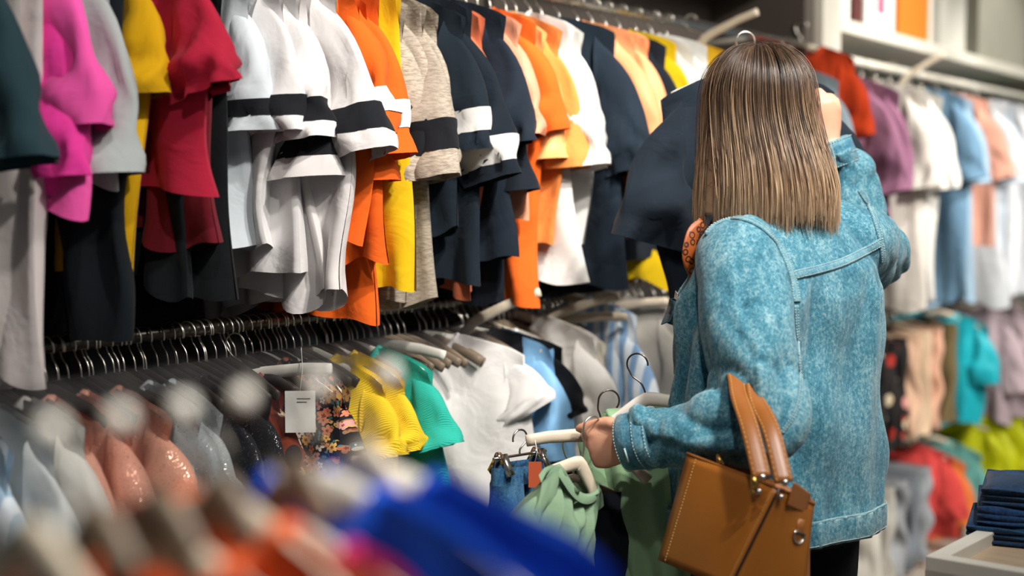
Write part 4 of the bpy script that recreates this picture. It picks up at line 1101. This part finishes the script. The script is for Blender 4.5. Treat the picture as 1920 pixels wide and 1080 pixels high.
quad('side_wing', TR, BTR, BBR, BR, .004, M['leather'], ax, .0)
quad('side_wing', TL, BTL, BBL, BL, .004, M['leather'], -ax, .0)
quad('bottom_panel', BL, BR, BBR, BBL, .004, M['leather'], dn, .0)
def line(name, a, b, r, mat, par, nn, dash=0, off=.0008):
    L = np.linalg.norm(b - a); d = (b - a) / L; B = MB()
    if dash:
        for s in np.arange(.003, L - .004, dash):
            B.tube([a + d * s + nn * off - bo, a + d * (s + dash * .65) + nn * off - bo], r, 5)
    else: B.tube([a + d * s + nn * off - bo for s in np.linspace(0, L, 12)], r, 6)
    return B.build(name, mat, par)
line('black_seam', TM, BM, .0022, M['edge'], fp, nb, 0, .001)
line('stitching', TM + (TL - TM) * .04, BM + (BL - BM) * .04, .0006, M['tstitch'], fp, nb, .005, .0035)
q0, q1 = TL + (TM - TL) * .13, BL + (BM - BL) * .13
line('stitching', q0, q1, .0007, M['tstitch'], fp, nb, .005, .0045)
for a, b, nn, pr in ((TL, TM, nb, fp), (TM, TR, sidn, gp), (TR, BTR, ax, gp), (BTL, BTR, bk, fp)):
    line('edge_trim', a, b, .0024, M['strap'], pr, nn, 0, 0)
# raised back flap seen over the wing
f0, f1 = TM + bk * .02 + ax * .004, TM + bk * .02 + (TR - TM) * .55
quad('inner_flap', f0 - dn * .014, f1 - dn * .008, f1 + dn * .022, f0 + dn * .022, .004, M['strap'], nb)
# D-ring and tab on the wing
wc = TM + (TR - TM) * .72 + dn * .045; wx_ = (TR - TM) / np.linalg.norm(TR - TM)
MB().rings(ribbon([wc - dn * .016 + sidn * .004 - bo, wc - dn * .004 + sidn * .006 - bo, wc + dn * .012 + sidn * .006 - bo, wc + dn * .05 + sidn * .004 - bo], sidn, .017, .003)).build('ring_tab', M['strap'], bag)
pp = [wc + sidn * .008 + wx_ * .0135 * math.cos(a) + dn * (.006 + .0135 * math.sin(a)) - bo for a in np.linspace(-.2, PI + .2, 20)]
MB().tube(pp + [pp[0]], .0017, 8).build('d_ring', M['chrome'], bag)
# handles go up over the forearm and down behind it
fa = PM @ Vector(Lel * .66 + Lwr * .34 + np.array([0, 0, .0])); fa = np.array(fa)
for k, (a0, mid, ov, b0) in enumerate((((1428, 893, 2.10), (1405, 800, 2.16), (1384, 727, 2.235), (1350, 862, 2.30)), ((1470, 903, 2.105), (1445, 805, 2.16), (1416, 732, 2.235), (1396, 868, 2.30)))):
    A, Mi, O, Bk = at(*a0), at(*mid), at(*ov), at(*b0)
    O2 = O + (np.array([.574, .819, 0]) * 0 + (fa - O) * 0) + np.array([.08, .055, -.012])
    D = Bk + np.array([.11, .075, 0])
    P = smooth_path([A, Mi, O - np.array([.012, .008, .012]), O + np.array([.03, .02, .012]), O2, (O2 + D) / 2 + np.array([.02, .014, 0]), D], 60)
    cen = fa + np.array([0, 0, -.05])
    Nn = P - cen; T_ = np.gradient(P, axis=0)
    Nn[:20] = np.array([-.819, -.574, .1])
    Nn = np.array([np.mean(Nn[max(0, i - 4):i + 5] / np.linalg.norm(Nn[max(0, i - 4):i + 5], axis=1)[:, None], axis=0) for i in range(len(P))])
    h = MB().rings(ribbon(P - bo, Nn, .028, .006)).build('handle', M['strap'], bag)
    T_ /= np.linalg.norm(T_, axis=1)[:, None]; Nq = Nn - T_ * np.sum(Nn * T_, axis=1)[:, None]; Nq /= np.linalg.norm(Nq, axis=1)[:, None]; Wd = np.cross(T_, Nq)
    B = MB()
    for e in (-.0105, .0105):
        q = P + Wd * e + Nq * .0033 - bo
        for i in range(len(P) - 1): B.tube([q[i], q[i] + (q[i + 1] - q[i]) * .62], .0007, 5)
    B.build('stitching', M['tstitch'], h)
    st0 = A + np.array([-.819, -.574, 0]) * .006 - bo
    MB().ell(st0 - np.array([0, 0, .0]), (.0055, .0055, .0055), 14, 10).build('rivet', M['chrome'], bag)
    MB().ell(st0 + dn * .022, (.0045, .0045, .0045), 14, 10).build('rivet', M['chrome'], bag)
for px, py, dp in ((1411, 905, 2.095), (1346, 866, 2.23)):
    c0 = at(px, py, dp) - bo
    g = MB().tube([c0 + np.array([0, 0, .012]), c0 + ax * .006, c0 - np.array([0, 0, .012])], [.003, .0065, .003], 10).build('clasp', M['gold'], bag)
    MB().ell(c0 - np.array([0, 0, .014]), (.005, .005, .005), 12, 8).build('clasp_ball', M['gold'], g)

# ------------------------------------------------------------------ clothes in her hands
hp = np.array(PM @ Vector(Lwr + dL * .075))                 # where the near hand closes
def frame_at(p, az, z=0): return dict(o=tuple(p), az=az)
NAVY = fabric('#19222c')
VA = AZ                                                     # facing the camera squarely: the garment's own +x runs away from the lens
sh = at(1398, 60, 2.86)
garment(dict(o=tuple(sh), az=VA + math.radians(6)), 0, 't_shirt', 'big black tee held up on a hanger in front of the woman', 'shirt', NAVY, hw=.178, L=.46, sl=.27, sa=26, T=.03, seed=301, hang=None, dip=.05, fold=.02, h1=.08)
hk = hanger('white hanger with a pale hook inside the held black tee', tuple(sh), (0, 0, VA + math.radians(6)), .17, 'white', None, 'hook')
GR = fabric('#88a983'); GRL = fabric('#7b967a')
g1 = at(1190, 664, 2.52)
garment(dict(o=tuple(g1), az=VA + math.radians(-20)), 0, 'blouse', 'long sage green open blouse hanging from the woman\'s hand', 'blouse', GR, hw=.135, L=.52, sl=.30, sa=9, T=.03, seed=302, hang=None, tilt=-16, fold=.024, dip=.07)
hanger('white hanger holding the long sage green blouse', tuple(g1), (math.radians(-16), 0, VA + math.radians(-20)), .13, 'white', None, 'darkhook')
g2 = at(1148, 733, 2.47)
hanger('pale wooden hanger in the woman\'s fist, nearest the camera', tuple(g2), (math.radians(20), 0, VA + math.radians(15)), .14, 'beige', None, 'darkhook')
g3 = at(1118, 785, 2.40)
garment(dict(o=tuple(g3), az=VA + math.radians(35)), 0, 't_shirt', 'small sage green tee bunched below the woman\'s fist', 'shirt', GRL, hw=.078, L=.19, sl=.10, sa=20, T=.035, seed=303, hang=None, tilt=26, fold=.03, neck=.055, h1=.05, dip=.03)
hanger('pale wooden hanger holding the small sage green tee', tuple(g3 + np.array([0, 0, .002])), (math.radians(26), 0, VA + math.radians(35)), .075, 'beige', None, 'hook')
leg_garment(dict(o=tuple(at(1075, 815, 2.52)), az=VA), 0, 'trousers', 'black trousers hanging behind the small green tee', 'trousers', fabric('#12161d'), hw=.10, L=.36, T=.03, seed=304, hang='tan', hname='black trousers under the woman\'s hand')
JE = denim('#4f7f9c', '#24527a', '#0f2c4a', 'blue_denim', 1.2)
j0 = at(975, 810, 2.46)
jr = leg_garment(dict(o=tuple(j0), az=VA + math.radians(40)), 0, 'jeans', 'blue jeans clipped to a hanger beside the small green tee', 'jeans', JE, hw=.062, L=.36, T=.03, seed=305, hang=None, z0=-.055)
hr = thing('clip_hanger', 'chrome clip hanger holding the blue jeans', 'hanger', tuple(j0), (0, 0, VA + math.radians(40)))
MB().tube([(0, y, -.04) for y in np.linspace(-.06, .06, 10)], .0025, 8).build('bar', M['chrome'], hr)
a = np.linspace(-.3, PI + .2, 18)
MB().tube(smooth_path([[0, 0, -.04], [0, 0, -.03]] + [[0, -.016 * math.cos(x), -.012 + .016 * math.sin(x)] for x in a], 40), .0018, 7).build('hook', M['chrome'], hr)
for s_ in (-1, 1):
    cb = MB()
    for sx in (-1, 1): cb.rings(ribbon([(sx * .004, s_ * .042, -.035), (sx * .013, s_ * .042, -.05), (sx * .026, s_ * .042, -.068)], (0, 1, 0), .014, .012))
    cb.build('clip', M['chrome'], hr)
tg = thing('leather_patch_tag', 'orange brown tag at the waist of the blue jeans', 'tag', tuple(at(1003, 890, 2.43)), (0, 0, VA - PI / 2))
MB().box((-.011, -.001, -.022), (.011, .001, .022)).build('card', plain('rust_card', '#b0502c', .6), tg, False)
B = MB().tube([(0, 0, .022), (.004, 0, .04), (0, .0, .06)], .0007, 6); B.build('string', M['card'], tg)

# ------------------------------------------------------------------ low table with folded jeans
tc = at(1735, 1042, 2.22); ta = math.radians(35.03 - 39)
tb = thing('display_table', 'white tray-topped display table at the lower corner', 'table', (float(tc[0]), float(tc[1]), 0), (0, 0, ta))
tz = float(tc[2]); dW = plain('white_lacquer', '#c8c5bb', .45)
TWx, TWy = 1.1, .75
MB().box((0.0, -TWy, tz - .04), (TWx, 0, tz - .022)).build('tabletop', wood('tray_wood', '#a08c76', '#b49f86'), tb, False)
for nm, lo, hi in (('tray_rim', (0, -TWy, tz - .06), (.028, 0, tz)), ('tray_rim', (TWx - .028, -TWy, tz - .06), (TWx, 0, tz)), ('tray_rim', (.028, -.028, tz - .06), (TWx - .028, 0, tz)), ('tray_rim', (.028, -TWy, tz - .06), (TWx - .028, -TWy + .028, tz))):
    MB().box(lo, hi).build(nm, dW, tb, False, .002)
for x in (.04, TWx - .08):
    for y in (-.08, -TWy + .04):
        MB().box((x, y, 0), (x + .04, y + .04, tz - .06)).build('leg', dW, tb, False, .002)
def folded(label, p, rz, sx, sy, h, mat, seed):
    rg = random.Random(seed); wv = Waves(rg, 4, (1, 4), (2, 6)); o = thing('folded_jeans', label, 'jeans', p, (0, 0, rz), 'folded jeans on the display table')
    lay = 3
    for k in range(lay):
        hh = h / lay; R = []
        for y in np.linspace(-sy, sy, 18):
            e = math.sqrt(max(0.02, 1 - abs(y / sy) ** 6)); A = np.linspace(0, 2 * PI, 30, endpoint=False)
            R.append([(sx * (1 - .02 * k + .015 * float(wv(a, y * 8))) * np.sign(math.cos(a)) * abs(math.cos(a)) ** .35 * (.93 + .07 * e), y, hh * (k + .5) + hh * .56 * e * np.sign(math.sin(a)) * abs(math.sin(a)) ** .7 + .003 * float(wv(y * 9, a)) * k) for a in A])
        MB().rings(np.array(R)).build('fold', mat, o)
    return o
JD = denim('#2f5a84', '#173c66', '#0a1d38', 'indigo_denim', 1.1); JK = denim('#1f4568', '#12304f', '#081627', 'dark_indigo_denim', 1.1)
jp = at(1992, 985, 2.42); zb = tz - .0215
jx, jy = float(jp[0]), float(jp[1]); z0 = zb
for k, (dx, dy, sx, sy, h, lb, mt) in enumerate(((0, 0, .105, .15, .03, 'dark folded jeans at the bottom of the pile on the display table', JK), (.008, .0, .1, .14, .03, 'blue folded jeans, second from the bottom of the pile', JD), (.01, -.01, .095, .14, .03, 'dark folded jeans in the middle of the pile', JK),
        (.02, -.06, .075, .1, .032, 'blue folded jeans rolled narrower, third from the top of the pile', JD), (.03, -.07, .07, .09, .032, 'dark narrow folded jeans, second from the top of the pile', JK), (.045, -.08, .06, .085, .036, 'blue-black folded jeans on top of the pile', JD))):
    folded(lb, (jx + dx, jy + dy, z0), ta + .05 * (k % 2) + .3, sx, sy, h, mt, 400 + k); z0 += h + .001

# ------------------------------------------------------------------ rack in front of the camera
fgr = thing('clothes_rack', 'thin metal free-standing clothes rack right before the camera', 'rack', (0.1, -1.28, .01))
MB().tube([(x, 0, 1.3115) for x in np.linspace(-.2, .74, 12)], .003, 10).build('rail', M['black'], fgr)
for x in (-.2,):
    MB().tube([(x, 0, 1.31), (x, 0, .02)], .012, 12).build('post', M['darkhook'], fgr)
    MB().box((x - .02, -.25, -.01), (x + .02, .25, .02)).build('foot', M['darkhook'], fgr, False, .003)
FGG = 'clothes on the rack right before the camera'
def fg(s, col, lb, seed, kind='jersey', **k):
    k.setdefault('hname', None); k.setdefault('hang', 'beige')
    garment(dict(FG, o=(0, -1.28, 1.335)), s, 'blouse', lb, 'blouse', cl(col, kind), seed=seed, group=FGG, hook='darkhook', **k)
fg(.45, '#b9a893', 'blurred beige blouse nearest the camera on the foreground rack', 501, hw=.12, L=.45, neck=.07, dz=-.06)
fg(.53, '#d0582a', 'blurred orange blouse on the foreground rack', 502, hw=.14, L=.45, neck=.05, dz=-.025)
fg(.575, '#d4602c', 'second blurred orange blouse on the foreground rack', 503, hw=.14, L=.45, neck=.05, dz=-.012)
fg(.615, '#b8245c', 'blurred magenta blouse beside the orange ones', 504, hw=.12, L=.45, neck=.05, dz=-.035)
fg(.65, '#1450c8', 'blurred royal blue blouse on the foreground rack', 505, hw=.17, L=.5, neck=.05, hang='white', dz=-.012)
fg(.70, '#0f43b4', 'second blurred royal blue blouse, farthest on the foreground rack', 506, hw=.165, L=.5, neck=.045, hang='white', dz=-.015)
for k, x in enumerate((.437, .478, .520, .566, .626, .692)):
    hanger('wooden hanger with an added glint ball on its hook, foreground rack', (x, -1.28, 1.335), (0, 0, .05 * (k % 3 - 1)), .075 if x < .45 else .045, 'beige' if x < .45 or x > .65 else 'tan', 'empty hangers on the foreground rack', 'bright', 'hanger', .0013)
